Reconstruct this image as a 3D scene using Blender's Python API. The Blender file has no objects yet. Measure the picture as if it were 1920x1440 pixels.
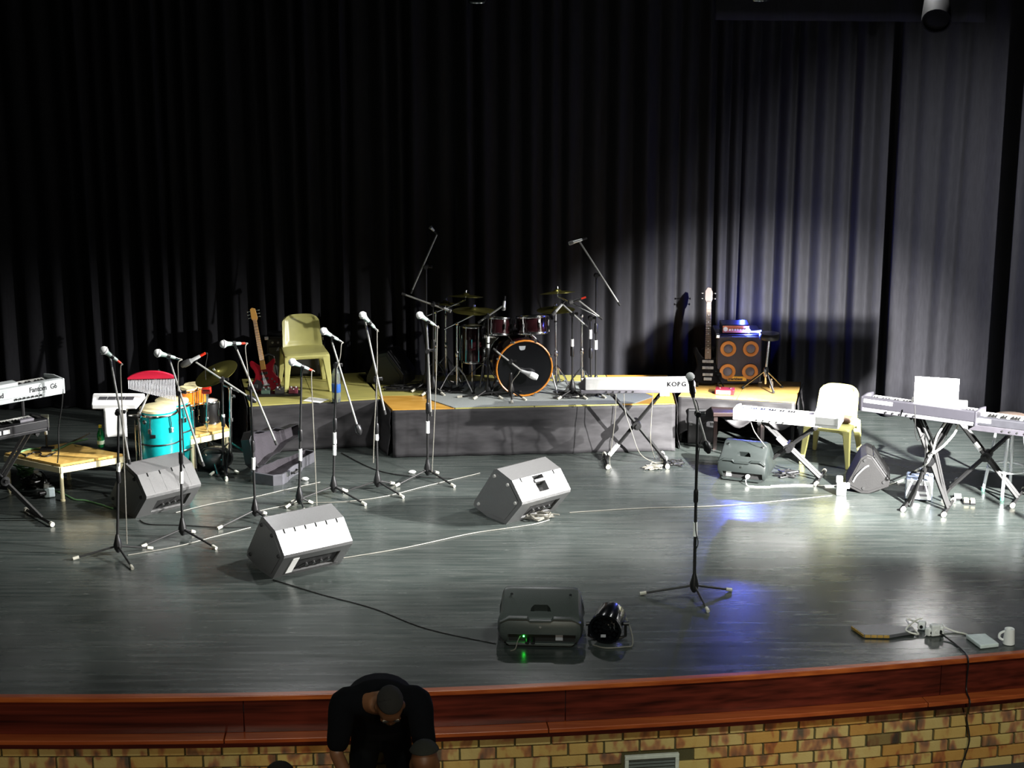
import bpy, bmesh, math, random
from mathutils import Matrix, Vector, noise
R = math.radians
C = bpy.context.scene.collection
SC = bpy.context.scene

# ---------------------------------------------------------------- camera
CAM_H, FPX, PITCH = 5.0, 3400.0, R(15)
cam = bpy.data.cameras.new('camera')
cam.sensor_width = 36.0
cam.lens = FPX / 1920 * 36
cam.clip_end = 200
co = bpy.data.objects.new('camera', cam)
C.objects.link(co)
co.location = (0, 0, CAM_H)
co.rotation_euler = (R(90) - PITCH, 0, 0)
SC.camera = co

# ---------------------------------------------------------------- world, light, exposure
w = bpy.data.worlds.new('hall')
SC.world = w
w.use_nodes = True
w.node_tree.nodes['Background'].inputs[0].default_value = (0.75, 0.9, 0.85, 1)
w.node_tree.nodes['Background'].inputs[1].default_value = 0.012
SC.view_settings.view_transform = 'Standard'
SC.view_settings.look = 'None'
SC.view_settings.gamma = 1.0
SC.view_settings.use_curve_mapping = False
SC.view_settings.exposure = 0.0


def aim(o, tgt):
    d = Vector(tgt) - o.location
    o.rotation_euler = d.to_track_quat('-Z', 'Y').to_euler()


def spot(name, loc, tgt, watts, deg, blend, radius, col=(1, 1, 1)):
    l = bpy.data.lights.new(name, 'SPOT')
    l.energy, l.spot_size, l.spot_blend, l.shadow_soft_size, l.color = watts, R(deg), blend, radius, col
    o = bpy.data.objects.new(name, l)
    C.objects.link(o)
    o.location = loc
    aim(o, tgt)
    return o


def area(name, loc, tgt, watts, sx, sy, col=(1, 1, 1)):
    l = bpy.data.lights.new(name, 'AREA')
    l.shape = 'RECTANGLE'
    l.energy, l.size, l.size_y, l.color = watts, sx, sy, col
    o = bpy.data.objects.new(name, l)
    C.objects.link(o)
    o.location = loc
    aim(o, tgt)
    return o


# stage lantern on the side boom, added front fills, lanterns on the bar above the stage, house lights
WARM = (1.0, 0.98, 0.95)
spot('front_boom_lantern', (6.5, 8.0, 4.5), (3.2, 15.5, 0.5), 72000, 27, 1.0, 0.05, WARM)
spot('front_boom_lantern', (6.4, 8.1, 4.6), (4.3, 17.4, 1.0), 9000, 35, 1.0, 0.05, (0.96, 0.96, 1.0))
spot('side_boom_lantern', (7.7, 13.1, 3.5), (0.8, 15.0, 0.2), 9000, 36, 1.0, 0.05, WARM)
spot('side_boom_lantern', (7.7, 12.6, 3.5), (-2.5, 14.4, 0.2), 19000, 23, 1.0, 0.06, WARM)
spot('bar_lantern', (2.3, 12.0, 5.4), (-2.0, 13.9, 0.2), 2500, 54, 1.0, 0.10, WARM)
spot('bar_lantern', (5.3, 14.3, 5.4), (0.8, 14.7, 0.0), 2900, 50, 1.0, 0.10, WARM)
spot('bar_lantern', (3.66, 17.0, 4.75), (3.2, 14.2, 0.0), 700, 62, 0.7, 0.08)
spot('bar_lantern', (0.2, 17.0, 4.75), (0.2, 14.0, 0.0), 250, 62, 0.8, 0.08)
spot('bar_lantern', (-2.2, 17.0, 4.75), (-2.0, 13.8, 0.0), 300, 62, 0.8, 0.08)
spot('front_fill', (-4.0, 2.0, 7.0), (-0.6, 14.1, 0.3), 6000, 13, 1.0, 0.2)  # fill added to lift the left face of the middle wedge
for x, pw in ((-2.4, 700), (0.3, 1500), (3.0, 2000)):
    spot('front_fill', (x * 0.6, 3.0, 8.0), (x, 11.9, 0.1), pw, 26, 1.0, 0.2, (0.88, 1.0, 0.95))  # fills added to brighten the monitor and small things at the stage front
for x in (-2.6, 0.5, 3.6):
    spot('house_light', (x + 0.3, 3.0, 3.4), (x, 10.9, -0.62), 520, 33, 0.8, 0.3, (1.0, 0.88, 0.66))


# ---------------------------------------------------------------- picture rays -> places in the hall
def ray(px, py):
    x, u = (px - 960) / FPX, (720 - py) / FPX
    return Vector((x, math.cos(PITCH) + u * math.sin(PITCH), -math.sin(PITCH) + u * math.cos(PITCH)))


def G(px, py, z=0.0):
    d = ray(px, py)
    t = (z - CAM_H) / d.z
    return Vector((d.x * t, d.y * t, z))


def D(px, py, Y):
    d = ray(px, py)
    t = Y / d.y
    return Vector((d.x * t, Y, CAM_H + d.z * t))


# ---------------------------------------------------------------- materials
def lin(c):
    return tuple(v / 12.92 if v <= 0.04045 else ((v + 0.055) / 1.055) ** 2.4 for v in c)


def hexc(h):
    return lin(tuple(int(h[i:i + 2], 16) / 255 for i in (0, 2, 4)))


MATS = {}


def mat(name, col, rough=0.5, metal=0.0, var=0.12, scale=18, bump=0.0, emit=None, estr=0.0, spec=0.5,
        stretch=None, alpha=1.0, trans=0.0, coat=0.0):
    if name in MATS:
        return MATS[name]
    m = bpy.data.materials.new(name)
    m.use_nodes = True
    nt = m.node_tree
    b = nt.nodes['Principled BSDF']
    c = hexc(col) if isinstance(col, str) else col
    tc = nt.nodes.new('ShaderNodeTexCoord')
    mp = nt.nodes.new('ShaderNodeMapping')
    if stretch:
        mp.inputs['Scale'].default_value = stretch
    nt.links.new(tc.outputs['Object'], mp.inputs[0])
    nz = nt.nodes.new('ShaderNodeTexNoise')
    nz.inputs['Scale'].default_value = scale
    nz.inputs['Detail'].default_value = 4
    nt.links.new(mp.outputs[0], nz.inputs['Vector'])
    rp = nt.nodes.new('ShaderNodeValToRGB')
    rp.color_ramp.elements[0].position = 0.3
    rp.color_ramp.elements[1].position = 0.7
    rp.color_ramp.elements[0].color = tuple(v * (1 - var) for v in c) + (1,)
    rp.color_ramp.elements[1].color = tuple(min(1, v * (1 + var)) for v in c) + (1,)
    nt.links.new(nz.outputs['Fac'], rp.inputs[0])
    nt.links.new(rp.outputs[0], b.inputs['Base Color'])
    b.inputs['Roughness'].default_value = rough
    b.inputs['Metallic'].default_value = metal
    b.inputs['Specular IOR Level'].default_value = spec
    b.inputs['Coat Weight'].default_value = coat
    b.inputs['Coat Roughness'].default_value = 0.3 if name == 'speaker_paint' else 0.08
    if trans:
        b.inputs['Transmission Weight'].default_value = trans
    if bump:
        bp = nt.nodes.new('ShaderNodeBump')
        bp.inputs['Strength'].default_value = bump
        bp.inputs['Distance'].default_value = 0.01
        nt.links.new(nz.outputs['Fac'], bp.inputs['Height'])
        nt.links.new(bp.outputs[0], b.inputs['Normal'])
    if emit:
        b.inputs['Emission Color'].default_value = tuple(emit) + (1,)
        b.inputs['Emission Strength'].default_value = estr
    MATS[name] = m
    return m


def floor_mat():
    m = mat('stage_paint', (0.045, 0.05, 0.048), 0.3, var=0.0, spec=0.6)
    nt = m.node_tree
    b = nt.nodes['Principled BSDF']
    tc = [n for n in nt.nodes if n.type == 'TEX_COORD'][0]

    def nz(scale, st, det=5):
        mp = nt.nodes.new('ShaderNodeMapping')
        mp.inputs['Scale'].default_value = st
        n = nt.nodes.new('ShaderNodeTexNoise')
        n.inputs['Scale'].default_value = scale
        n.inputs['Detail'].default_value = det
        nt.links.new(tc.outputs['Object'], mp.inputs[0])
        nt.links.new(mp.outputs[0], n.inputs['Vector'])
        return n

    def ramp(n, p0, c0, p1, c1):
        r = nt.nodes.new('ShaderNodeValToRGB')
        r.color_ramp.elements[0].position, r.color_ramp.elements[1].position = p0, p1
        r.color_ramp.elements[0].color, r.color_ramp.elements[1].color = c0, c1
        nt.links.new(n.outputs['Fac'], r.inputs[0])
        return r
    streak = ramp(nz(3.0, (0.6, 9, 1)), 0.3, (0.022, 0.029, 0.027, 1), 0.75, (0.056, 0.062, 0.058, 1))
    blot = ramp(nz(1.1, (1, 1.3, 1)), 0.3, (0.75, 0.75, 0.75, 1), 0.7, (1.25, 1.25, 1.25, 1))
    scr = ramp(nz(9.0, (0.9, 8, 1), 8), 0.69, (0, 0, 0, 1), 0.78, (0.16, 0.16, 0.15, 1))
    mx = nt.nodes.new('ShaderNodeMixRGB')
    mx.blend_type = 'MULTIPLY'
    mx.inputs[0].default_value = 1
    nt.links.new(streak.outputs[0], mx.inputs[1])
    nt.links.new(blot.outputs[0], mx.inputs[2])
    ad = nt.nodes.new('ShaderNodeMixRGB')
    ad.blend_type = 'ADD'
    ad.inputs[0].default_value = 1
    nt.links.new(mx.outputs[0], ad.inputs[1])
    nt.links.new(scr.outputs[0], ad.inputs[2])
    nt.links.new(ad.outputs[0], b.inputs['Base Color'])
    rr = ramp(nz(2.2, (0.5, 7, 1)), 0.2, (0.20, 0.20, 0.20, 1), 0.85, (0.33, 0.33, 0.33, 1))
    nt.links.new(rr.outputs[0], b.inputs['Roughness'])
    bp = nt.nodes.new('ShaderNodeBump')
    bp.inputs['Strength'].default_value = 0.022
    bp.inputs['Distance'].default_value = 0.004
    nt.links.new(nz(5, (0.4, 10, 1)).outputs['Fac'], bp.inputs['Height'])
    nt.links.new(bp.outputs[0], b.inputs['Normal'])
    return m


def wood_mat(name, c0, c1, rough=0.4, st=(1, 14, 14), scale=2.0, spec=0.5):
    m = mat(name, c0, rough, spec=spec)
    nt = m.node_tree
    rp = [n for n in nt.nodes if n.type == 'VALTORGB'][0]
    rp.color_ramp.elements[0].color = hexc(c0) + (1,)
    rp.color_ramp.elements[1].color = hexc(c1) + (1,)
    [n for n in nt.nodes if n.type == 'MAPPING'][0].inputs['Scale'].default_value = st
    [n for n in nt.nodes if n.type == 'TEX_NOISE'][0].inputs['Scale'].default_value = scale
    return m


def brick_mat():
    m = mat('fired_clay', 'b09a48', 0.85, var=0.0, bump=0.25, scale=60)
    nt = m.node_tree
    b = nt.nodes['Principled BSDF']
    oi = nt.nodes.new('ShaderNodeObjectInfo')
    tc = [n for n in nt.nodes if n.type == 'TEX_COORD'][0]
    ad = nt.nodes.new('ShaderNodeVectorMath')
    ad.operation = 'MULTIPLY_ADD'
    ad.inputs[1].default_value = (1, 1, 1)
    cb = nt.nodes.new('ShaderNodeCombineXYZ')
    ml = nt.nodes.new('ShaderNodeMath')
    ml.operation = 'MULTIPLY'
    ml.inputs[1].default_value = 57.0
    nt.links.new(oi.outputs['Random'], ml.inputs[0])
    nt.links.new(ml.outputs[0], cb.inputs[0])
    nt.links.new(ml.outputs[0], cb.inputs[2])
    nt.links.new(tc.outputs['Object'], ad.inputs[0])
    nt.links.new(cb.outputs[0], ad.inputs[2])
    mp = nt.nodes.new('ShaderNodeMapping')
    mp.inputs['Scale'].default_value = (1.2, 1, 0.55)
    nt.links.new(ad.outputs[0], mp.inputs[0])
    n = nt.nodes.new('ShaderNodeTexNoise')
    n.inputs['Scale'].default_value = 9
    n.inputs['Detail'].default_value = 2
    nt.links.new(mp.outputs[0], n.inputs['Vector'])
    rp = nt.nodes.new('ShaderNodeValToRGB')
    e = rp.color_ramp.elements
    e[0].position, e[0].color = 0.28, hexc('5a4c3c') + (1,)
    e[1].position, e[1].color = 0.62, hexc('c0a668') + (1,)
    x = e.new(0.36); x.color = hexc('845a40') + (1,)
    x = e.new(0.43); x.color = hexc('a8744a') + (1,)
    x = e.new(0.50); x.color = hexc('bca062') + (1,)
    nt.links.new(n.outputs['Fac'], rp.inputs[0])
    # each brick a little redder, darker or paler than its neighbours
    r2 = nt.nodes.new('ShaderNodeValToRGB')
    r2.color_ramp.interpolation = 'CONSTANT'
    f = r2.color_ramp.elements
    f[0].position, f[0].color = 0.0, hexc('ffffff') + (1,)
    f[1].position, f[1].color = 0.45, hexc('fff2dc') + (1,)
    for p, c in ((0.62, 'f0cca4'), (0.78, 'fffff0'), (0.90, 'a8a29a'), (0.95, 'f4d4ac')):
        x = f.new(p); x.color = hexc(c) + (1,)
    nt.links.new(oi.outputs['Random'], r2.inputs[0])
    mx = nt.nodes.new('ShaderNodeMixRGB')
    mx.blend_type = 'MULTIPLY'
    mx.inputs[0].default_value = 1
    nt.links.new(rp.outputs[0], mx.inputs[1])
    nt.links.new(r2.outputs[0], mx.inputs[2])
    nt.links.new(mx.outputs[0], b.inputs['Base Color'])
    return m


# ---------------------------------------------------------------- mesh builder
def basis(d):
    d = Vector(d).normalized()
    a = Vector((0, 0, 1)) if abs(d.z) < 0.9 else Vector((1, 0, 0))
    u = d.cross(a).normalized()
    return u, d.cross(u).normalized(), d


def smooth_path(pts, n=5):
    P = [Vector(p) for p in pts]
    if len(P) < 3:
        return P
    out = []
    for i in range(len(P) - 1):
        p0, p1, p2, p3 = P[max(i - 1, 0)], P[i], P[i + 1], P[min(i + 2, len(P) - 1)]
        for k in range(n):
            t = k / n
            out.append(0.5 * ((2 * p1) + (p2 - p0) * t + (2 * p0 - 5 * p1 + 4 * p2 - p3) * t * t + (3 * p1 - p0 - 3 * p2 + p3) * t ** 3))
    out.append(P[-1])
    return out


class MB:
    def __init__(s, M=None):
        s.v, s.f, s.M = [], [], M or Matrix()

    def add(s, vs, fs):
        k = len(s.v)
        s.v += [s.M @ Vector(v) for v in vs]
        s.f += [tuple(i + k for i in f) for f in fs]
        return s

    def box(s, c, size, rot=None):
        c = Vector(c)
        h = [x / 2 for x in size]
        vs = [Vector((sx * h[0], sy * h[1], sz * h[2])) for sx in (-1, 1) for sy in (-1, 1) for sz in (-1, 1)]
        if rot is not None:
            vs = [rot @ v for v in vs]
        return s.add([c + v for v in vs], [(0, 1, 3, 2), (4, 6, 7, 5), (0, 4, 5, 1), (2, 3, 7, 6), (0, 2, 6, 4), (1, 5, 7, 3)])

    def ring_stack(s, rings, close=True, cap=True):
        n = len(rings[0])
        vs = [v for r in rings for v in r]
        fs = []
        for i in range(len(rings) - 1):
            for j in range(n if close else n - 1):
                a, b = i * n + j, i * n + (j + 1) % n
                fs.append((a, b, b + n, a + n))
        if cap:
            fs.append(tuple(range(n - 1, -1, -1)))
            fs.append(tuple((len(rings) - 1) * n + j for j in range(n)))
        return s.add(vs, fs)

    def cyl(s, p0, p1, r0, r1=None, n=12, cap=True):
        p0, p1 = Vector(p0), Vector(p1)
        r1 = r0 if r1 is None else r1
        u, v, d = basis(p1 - p0)
        return s.ring_stack([[p + (u * math.cos(a) + v * math.sin(a)) * r for a in [2 * math.pi * j / n for j in range(n)]]
                             for p, r in ((p0, r0), (p1, r1))], cap=cap)

    def tube(s, pts, r, n=6, sm=0):
        P = smooth_path(pts, sm) if sm else [Vector(p) for p in pts]
        rings = []
        u0 = None
        for i, p in enumerate(P):
            d = (P[min(i + 1, len(P) - 1)] - P[max(i - 1, 0)])
            if d.length < 1e-9:
                d = Vector((0, 0, 1))
            d.normalize()
            if u0 is None:
                u, v, _ = basis(d)
            else:
                u = (u0 - d * u0.dot(d))
                u = u.normalized() if u.length > 1e-6 else basis(d)[0]
                v = d.cross(u)
            u0 = u
            rr = r[i] if isinstance(r, (list, tuple)) else r
            rings.append([p + (u * math.cos(a) + v * math.sin(a)) * rr for a in [2 * math.pi * j / n for j in range(n)]])
        return s.ring_stack(rings)

    def lathe(s, prof, o=(0, 0, 0), axis=(0, 0, 1), n=20):
        o = Vector(o)
        u, v, d = basis(axis)
        return s.ring_stack([[o + d * z + (u * math.cos(a) + v * math.sin(a)) * max(r, 1e-4)
                              for a in [2 * math.pi * j / n for j in range(n)]] for r, z in prof])

    def ball(s, c, r, n=12, sc=(1, 1, 1)):
        c = Vector(c)
        rings = []
        m = max(4, n // 2)
        for i in range(m + 1):
            t = math.pi * i / m
            rr = max(math.sin(t), 1e-3)
            rings.append([c + Vector((rr * math.cos(a) * sc[0], rr * math.sin(a) * sc[1], -math.cos(t) * sc[2])) * r
                          for a in [2 * math.pi * j / n for j in range(n)]])
        return s.ring_stack(rings)

    def torus(s, c, axis, r, t, n=28, k=8, squash=1.0):
        c = Vector(c)
        u, v, d = basis(axis)
        vs, fs = [], []
        for i in range(n):
            a = 2 * math.pi * i / n
            e = u * math.cos(a) + v * math.sin(a)
            for j in range(k):
                b = 2 * math.pi * j / k
                vs.append(c + e * (r + t * math.cos(b)) + d * (t * squash * math.sin(b)))
        for i in range(n):
            for j in range(k):
                fs.append((i * k + j, ((i + 1) % n) * k + j, ((i + 1) % n) * k + (j + 1) % k, i * k + (j + 1) % k))
        return s.add(vs, fs)

    def prism(s, poly, o, ea, eb, vec):
        """polygon (a, b) in the plane o + a*ea + b*eb, swept by vec"""
        o, ea, eb, vec = Vector(o), Vector(ea), Vector(eb), Vector(vec)
        n = len(poly)
        A = [o + ea * a + eb * b for a, b in poly]
        return s.add(A + [p + vec for p in A],
                     [tuple(range(n - 1, -1, -1)), tuple(range(n, 2 * n))] + [(i, (i + 1) % n, (i + 1) % n + n, i + n) for i in range(n)])

    def grid(s, fn, nu, nv):
        vs = [fn(i / nu, j / nv) for i in range(nu + 1) for j in range(nv + 1)]
        fs = [(i * (nv + 1) + j, (i + 1) * (nv + 1) + j, (i + 1) * (nv + 1) + j + 1, i * (nv + 1) + j + 1) for i in range(nu) for j in range(nv)]
        return s.add(vs, fs)

    def build(s, name, m, root=None, parent=None, bevel=0.0, seg=2, solid=0.0, subsurf=0, sharp=40, fix=True):
        me = bpy.data.meshes.new(name)
        L = Vector((0, 0, 0))
        if root is not None:
            L = Vector(root.location)
        me.from_pydata([v - L for v in s.v], [], s.f)
        me.materials.append(m)
        if fix:
            bm = bmesh.new()
            bm.from_mesh(me)
            bmesh.ops.recalc_face_normals(bm, faces=bm.faces)
            bm.to_mesh(me)
            bm.free()
        me.shade_smooth()
        me.set_sharp_from_angle(angle=R(sharp))
        o = bpy.data.objects.new(name, me)
        C.objects.link(o)
        p = parent or root
        if p is not None:
            o.parent = p
        if solid:
            md = o.modifiers.new('solid', 'SOLIDIFY')
            md.thickness = solid
            md.offset = 0
        if bevel:
            md = o.modifiers.new('bevel', 'BEVEL')
            md.width = bevel
            md.segments = seg
            md.limit_method = 'ANGLE'
            md.angle_limit = R(30)
            md.harden_normals = True
        if subsurf:
            md = o.modifiers.new('sub', 'SUBSURF')
            md.levels = md.render_levels = subsurf
        return o


def cut(o, *tools):
    """carve real recesses out of an object"""
    obs = []
    for t in tools:
        c = t.build('cutter', o.data.materials[0])
        if o.parent is not None:
            c.location = -Vector(o.parent.location)
        c.parent = o.parent
        obs.append(c)
        md = o.modifiers.new('cut', 'BOOLEAN')
        md.object = c
        md.operation = 'DIFFERENCE'
        md.solver = 'EXACT'
    dg = bpy.context.evaluated_depsgraph_get()
    me = bpy.data.meshes.new_from_object(o.evaluated_get(dg))
    o.modifiers.clear()
    o.data = me
    for c in obs:
        bpy.data.objects.remove(c)
    me.shade_smooth()
    me.set_sharp_from_angle(angle=R(35))


def tag(o, label, cat, group=None):
    o['label'] = label
    o['category'] = cat
    if group:
        o['group'] = group
    return o


def thing(name, label, cat, loc, group=None):
    o = bpy.data.objects.new(name, None)
    C.objects.link(o)
    o.location = loc
    o.empty_display_size = 0.1
    return tag(o, label, cat, group)


def struct(o):
    o['kind'] = 'structure'
    return o


def text(s, size, o, ex, ey, m, root, parent=None, name='lettering', sx=1.0, bold=0.0, gap=1.0):
    """flat lettering: o = lower left corner, ex/ey = reading and up directions"""
    cu = bpy.data.curves.new(name, 'FONT')
    cu.body = s
    cu.size = size
    cu.extrude = 0.0006
    cu.offset = bold
    cu.space_character = gap
    cu.materials.append(m)
    t = bpy.data.objects.new(name, cu)
    C.objects.link(t)
    ex, ey = Vector(ex).normalized(), Vector(ey).normalized()
    ez = ex.cross(ey)
    M = Matrix((ex * sx, ey, ez)).transposed().to_4x4()
    M.translation = Vector(o) - (Vector(root.location) if root else Vector())
    t.parent = parent or root
    t.matrix_local = M
    dg = bpy.context.evaluated_depsgraph_get()
    me = bpy.data.meshes.new_from_object(t.evaluated_get(dg))
    o = bpy.data.objects.new(name, me)
    bpy.data.objects.remove(t)
    o.name = name
    C.objects.link(o)
    o.parent = parent or root
    o.matrix_local = M
    return o


def Mz(loc, yaw=0.0, tilt=0.0, roll=0.0):
    return Matrix.Translation(Vector(loc)) @ Matrix.Rotation(yaw, 4, 'Z') @ Matrix.Rotation(tilt, 4, 'X') @ Matrix.Rotation(roll, 4, 'Y')


def cable(name, label, pts, r, m, group=None, sm=6, cat='cable'):
    o = MB().tube(pts, r, 6, sm).build(name, m)
    return tag(o, label, cat, group)


M_black = mat('black_metal', '1c1c1d', 0.38, 0.3, bump=0.02)
M_tube = mat('satin_black_tube', '1a1a1a', 0.55, 0.0, spec=0.25)
M_boom = mat('grey_boom_tube', '8e8e8a', 0.4, 0.4)
M_chrome = mat('chrome', 'c8c8c8', 0.16, 1.0, var=0.03)
M_silver = mat('silver_paint', 'c4c6c6', 0.3, 0.35, var=0.05)
M_rubber = mat('black_rubber', '141414', 0.75)
M_grub = mat('grey_rubber', 'a8a69a', 0.7)
M_tape = mat('white_tape', 'f2f2f0', 0.6)
M_white = mat('white_plastic', 'eeeeec', 0.4, var=0.03)
M_plug = mat('red_plug', 'd03018', 0.4)
M_cab = mat('black_cable', '161616', 0.5)
M_cabg = mat('grey_cable', '66645c', 0.5)
M_cabw = mat('white_cable', 'e6e4da', 0.45)
M_print = mat('dark_print', '1a1a20', 0.6, var=0.0)
M_paper = mat('paper', 'f6f6f2', 0.7, var=0.02)
M_cone = mat('speaker_paint', '4c4c4c', 0.36, bump=0.12, scale=120, var=0.12, coat=0.5)
M_slot = mat('slot_black', '060606', 0.8)
# ================================================================ THE SETTING
AX = -3.0


def edge_y(x):
    return 10.86 + (x - AX) ** 2 / 59.0


def edge_n(x):
    """outward (to the audience) unit normal of the stage edge"""
    m = (x - AX) / 29.5
    return Vector((m, -1, 0)).normalized()


XS = [-6.5 + 14.0 * i / 80 for i in range(81)]
fm = floor_mat()
top = [Vector((x, edge_y(x), 0)) for x in XS]
back = [Vector((x, 18.6, 0)) for x in XS]
n = len(XS)
b_ = MB()
vs = top + back + [v - Vector((0, 0, 0.08)) for v in top] + [v - Vector((0, 0, 0.08)) for v in back]
fs = []
for i in range(n - 1):
    fs += [(i, i + 1, n + i + 1, n + i), (2 * n + i, 3 * n + i, 3 * n + i + 1, 2 * n + i + 1), (i, 2 * n + i, 2 * n + i + 1, i + 1)]
b_.add(vs, fs)
struct(b_.build('floor', fm))

m_lip = wood_mat('varnished_edge', '8a3a1a', 'b8602c', 0.3)
m_fas = wood_mat('dark_red_boards', '2e0e08', '64261a', 0.3, st=(0.35, 10, 14))
m_ledge = wood_mat('varnished_ledge', '8c3c1c', 'a85428', 0.3)


def strip(name, d0, d1, z0, z1, m, bevel=0.004, parent=None, x0=-6.5, x1=7.5, N=70):
    """board following the stage edge: from d0 to d1 in front of the edge, z0 to z1"""
    rings = []
    for i in range(N + 1):
        x = x0 + (x1 - x0) * i / N
        p = Vector((x, edge_y(x), 0))
        q = edge_n(x)
        rings.append([p + q * d + Vector((0, 0, z)) for d, z in ((d0, z0), (d1, z0), (d1, z1), (d0, z1))])
    return MB().ring_stack(rings).build(name, m, parent=parent, bevel=bevel)


struct(strip('trim_1', -0.005, 0.055, -0.035, 0.004, m_lip, 0.008))
t2 = struct(strip('trim_2', -0.02, 0.0, -0.29, -0.03, m_fas, 0, x0=-6.5, x1=-6.4, N=1))
# the red boards of the fascia, butt-jointed end to end
jx = [-6.5, -3.9, -1.75, 0.35, 2.92, 5.0, 7.5]
for i in range(6):
    strip('board', 0.0, 0.028, -0.268, -0.034, m_fas, 0.003, parent=t2, x0=jx[i] + 0.002, x1=jx[i + 1] - 0.002, N=14)
t3 = struct(strip('trim_3', -0.02, 0.0, -0.34, -0.29, m_fas, 0, x0=-6.5, x1=-6.4, N=1))
for i in range(6):
    strip('ledge_board', 0.0, 0.125, -0.30, -0.268, m_ledge, 0.006, parent=t3, x0=jx[i] - 0.12, x1=jx[i + 1] - 0.124, N=14)
struct(strip('trim_4', 0.0, 0.075, -0.352, -0.30, m_fas, 0.004))

# brick front of the stage
mort = mat('mortar', '4c4628', 0.95, bump=0.3, scale=90)
wf = struct(strip('wall_front', -0.12, -0.012, -0.86, -0.35, mort, 0))
bm_ = brick_mat()
bmesh_shared = []
for k in range(3):
    random.seed(k)
    bb = MB().box((0, 0, 0), (0.230, 0.07, 0.0755))
    bb.v = [v + Vector((random.uniform(-1, 1), random.uniform(-1, 1), random.uniform(-1, 1))) * 0.0012 for v in bb.v]
    o = bb.build('brick', bm_, bevel=0.004, seg=1)
    dg = bpy.context.evaluated_depsgraph_get()
    me = bpy.data.meshes.new_from_object(o.evaluated_get(dg))
    bmesh_shared.append(me)
    bpy.data.objects.remove(o)
random.seed(11)
xc_vent = D(1221, 1428, edge_y(0.82)).x
for row in range(6):
    z = -0.36 - 0.0405 - row * 0.0865
    x = -4.4 + (0.115 if row % 2 else 0) - 0.03
    while x < 4.6:
        x += 0.2405
        if row >= 2 and abs(x - xc_vent) < 0.25:
            continue
        p = Vector((x, edge_y(x), z))
        q = edge_n(x)
        o = bpy.data.objects.new('brick', random.choice(bmesh_shared))
        C.objects.link(o)
        o.location = p + q * (-0.03 + random.uniform(-0.0015, 0.0015))
        o.rotation_euler = (0, 0, math.atan2(q.x, -q.y) * 1.0)
        o.parent = wf

# air vent let into the bricks
vx = xc_vent
vp = Vector((vx, edge_y(vx), 0)) + edge_n(vx) * 0.012
vt = thing('air_vent', 'white framed air vent with dark slats set in the brick stage front', 'vent', (vp.x, vp.y, -0.66))
ang = math.atan2(edge_n(vx).x, -edge_n(vx).y)
m_vent = mat('vent_white', 'c8ccc0', 0.5)
VM = Mz((vp.x, vp.y, -0.66), ang)
W2, zt, zb = 0.185, 0.115, -0.19
f_ = MB(VM)
for a in ((0, zt - 0.012, W2 * 2, 0.026), (0, zb + 0.012, W2 * 2, 0.026)):
    f_.box((a[0], -0.012, a[1]), (a[2], 0.03, a[3]))
for sx in (-1, 1):
    f_.box((sx * (W2 - 0.013), -0.012, (zt + zb) / 2), (0.026, 0.03, zt - zb - 0.054))
f_.build('frame', m_vent, vt, bevel=0.003)
MB(VM).box((0, 0.02, (zt + zb) / 2), (W2 * 2 - 0.02, 0.01, zt - zb - 0.02)).build('backing', M_slot, vt)
m_sl = mat('vent_slat', '5a5f5a', 0.5)
for k in range(11):
    z = zt - 0.035 - k * 0.0235
    MB(VM).box((0, -0.006, z), (W2 * 2 - 0.056, 0.02, 0.004), Matrix.Rotation(R(35), 3, 'X')).build('slat', m_sl, vt)

# auditorium floor
m_af = mat('auditorium_carpet', '3c3c3a', 0.9, bump=0.3, scale=80)
struct(MB().box((0.5, 6.0, -0.9), (14, 12.8, 0.1)).build('floor_auditorium', m_af))
struct(MB().box((0.5, 18.65, 2.6), (14, 0.1, 5.6)).build('wall_back', mat('black_wall', '0c0c0d', 0.9)))

# ---------------------------------------------------------------- curtains
m_cur = mat('black_velour', (0.013, 0.013, 0.0155), 0.85, var=0.15, scale=60, spec=0.15, stretch=(1, 1, 0.15))


def curtain(label, A, B, z0, z1, wl, amp, seed, slant=0.0, N=None, name='curtain'):
    rnd = random.Random(seed)
    A, B = Vector(A), Vector(B)
    L = (B - A).length
    d = (B - A) / L
    q = Vector((d.y, -d.x, 0))
    # fold centres at uneven spacing
    cs, x = [], -0.4
    while x < L + 0.4:
        cs.append(x)
        x += wl * rnd.uniform(0.65, 1.4)
    depth = [rnd.uniform(0.55, 1.25) for _ in cs]
    lean = [rnd.uniform(-1, 1) * slant for _ in cs]
    N = N or int(L / wl * 14)
    NV = 14

    def fn(u, v):
        z = z0 + (z1 - z0) * v
        s = u * L
        best = 0.0
        i = 0
        while i < len(cs) - 2 and cs[i + 1] + lean[i + 1] * (1 - v) < s:
            i += 1
        a, b = cs[i] + lean[i] * (1 - v), cs[i + 1] + lean[i + 1] * (1 - v)
        t = min(1, max(0, (s - a) / max(b - a, 1e-3)))
        da, db = depth[i], depth[i + 1]
        h = (0.5 + 0.5 * math.cos(2 * math.pi * t)) ** 0.8 * (da * (1 - t) + db * t)
        wob = 0.25 * noise.noise(Vector((s * 1.3, z * 0.35, seed)))
        p = A + d * s + q * (amp * (h + wob))
        p.z = z
        return p
    o = MB().grid(fn, N, NV).build(name, m_cur, solid=0.008, sharp=80)
    return tag(o, label, 'curtain')


curtain('wide black pleated stage curtain hanging behind the drum kit', (-6.4, 17.75, 0), (3.80, 17.62, 0), 0.015, 5.2, 0.19, 0.11, 5, 0.05)
curtain('grey-lit side drape hanging behind the open laptop and keyboards', (3.70, 17.42, 0), (5.20, 17.28, 0), 0.015, 5.2, 0.24, 0.055, 9, 0.10)
curtain('pale narrow curtain leg hanging past the white stool at the stage side', (4.74, 16.95, 0), (6.4, 16.75, 0), 0.015, 5.2, 0.34, 0.12, 14, 0.05)
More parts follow.
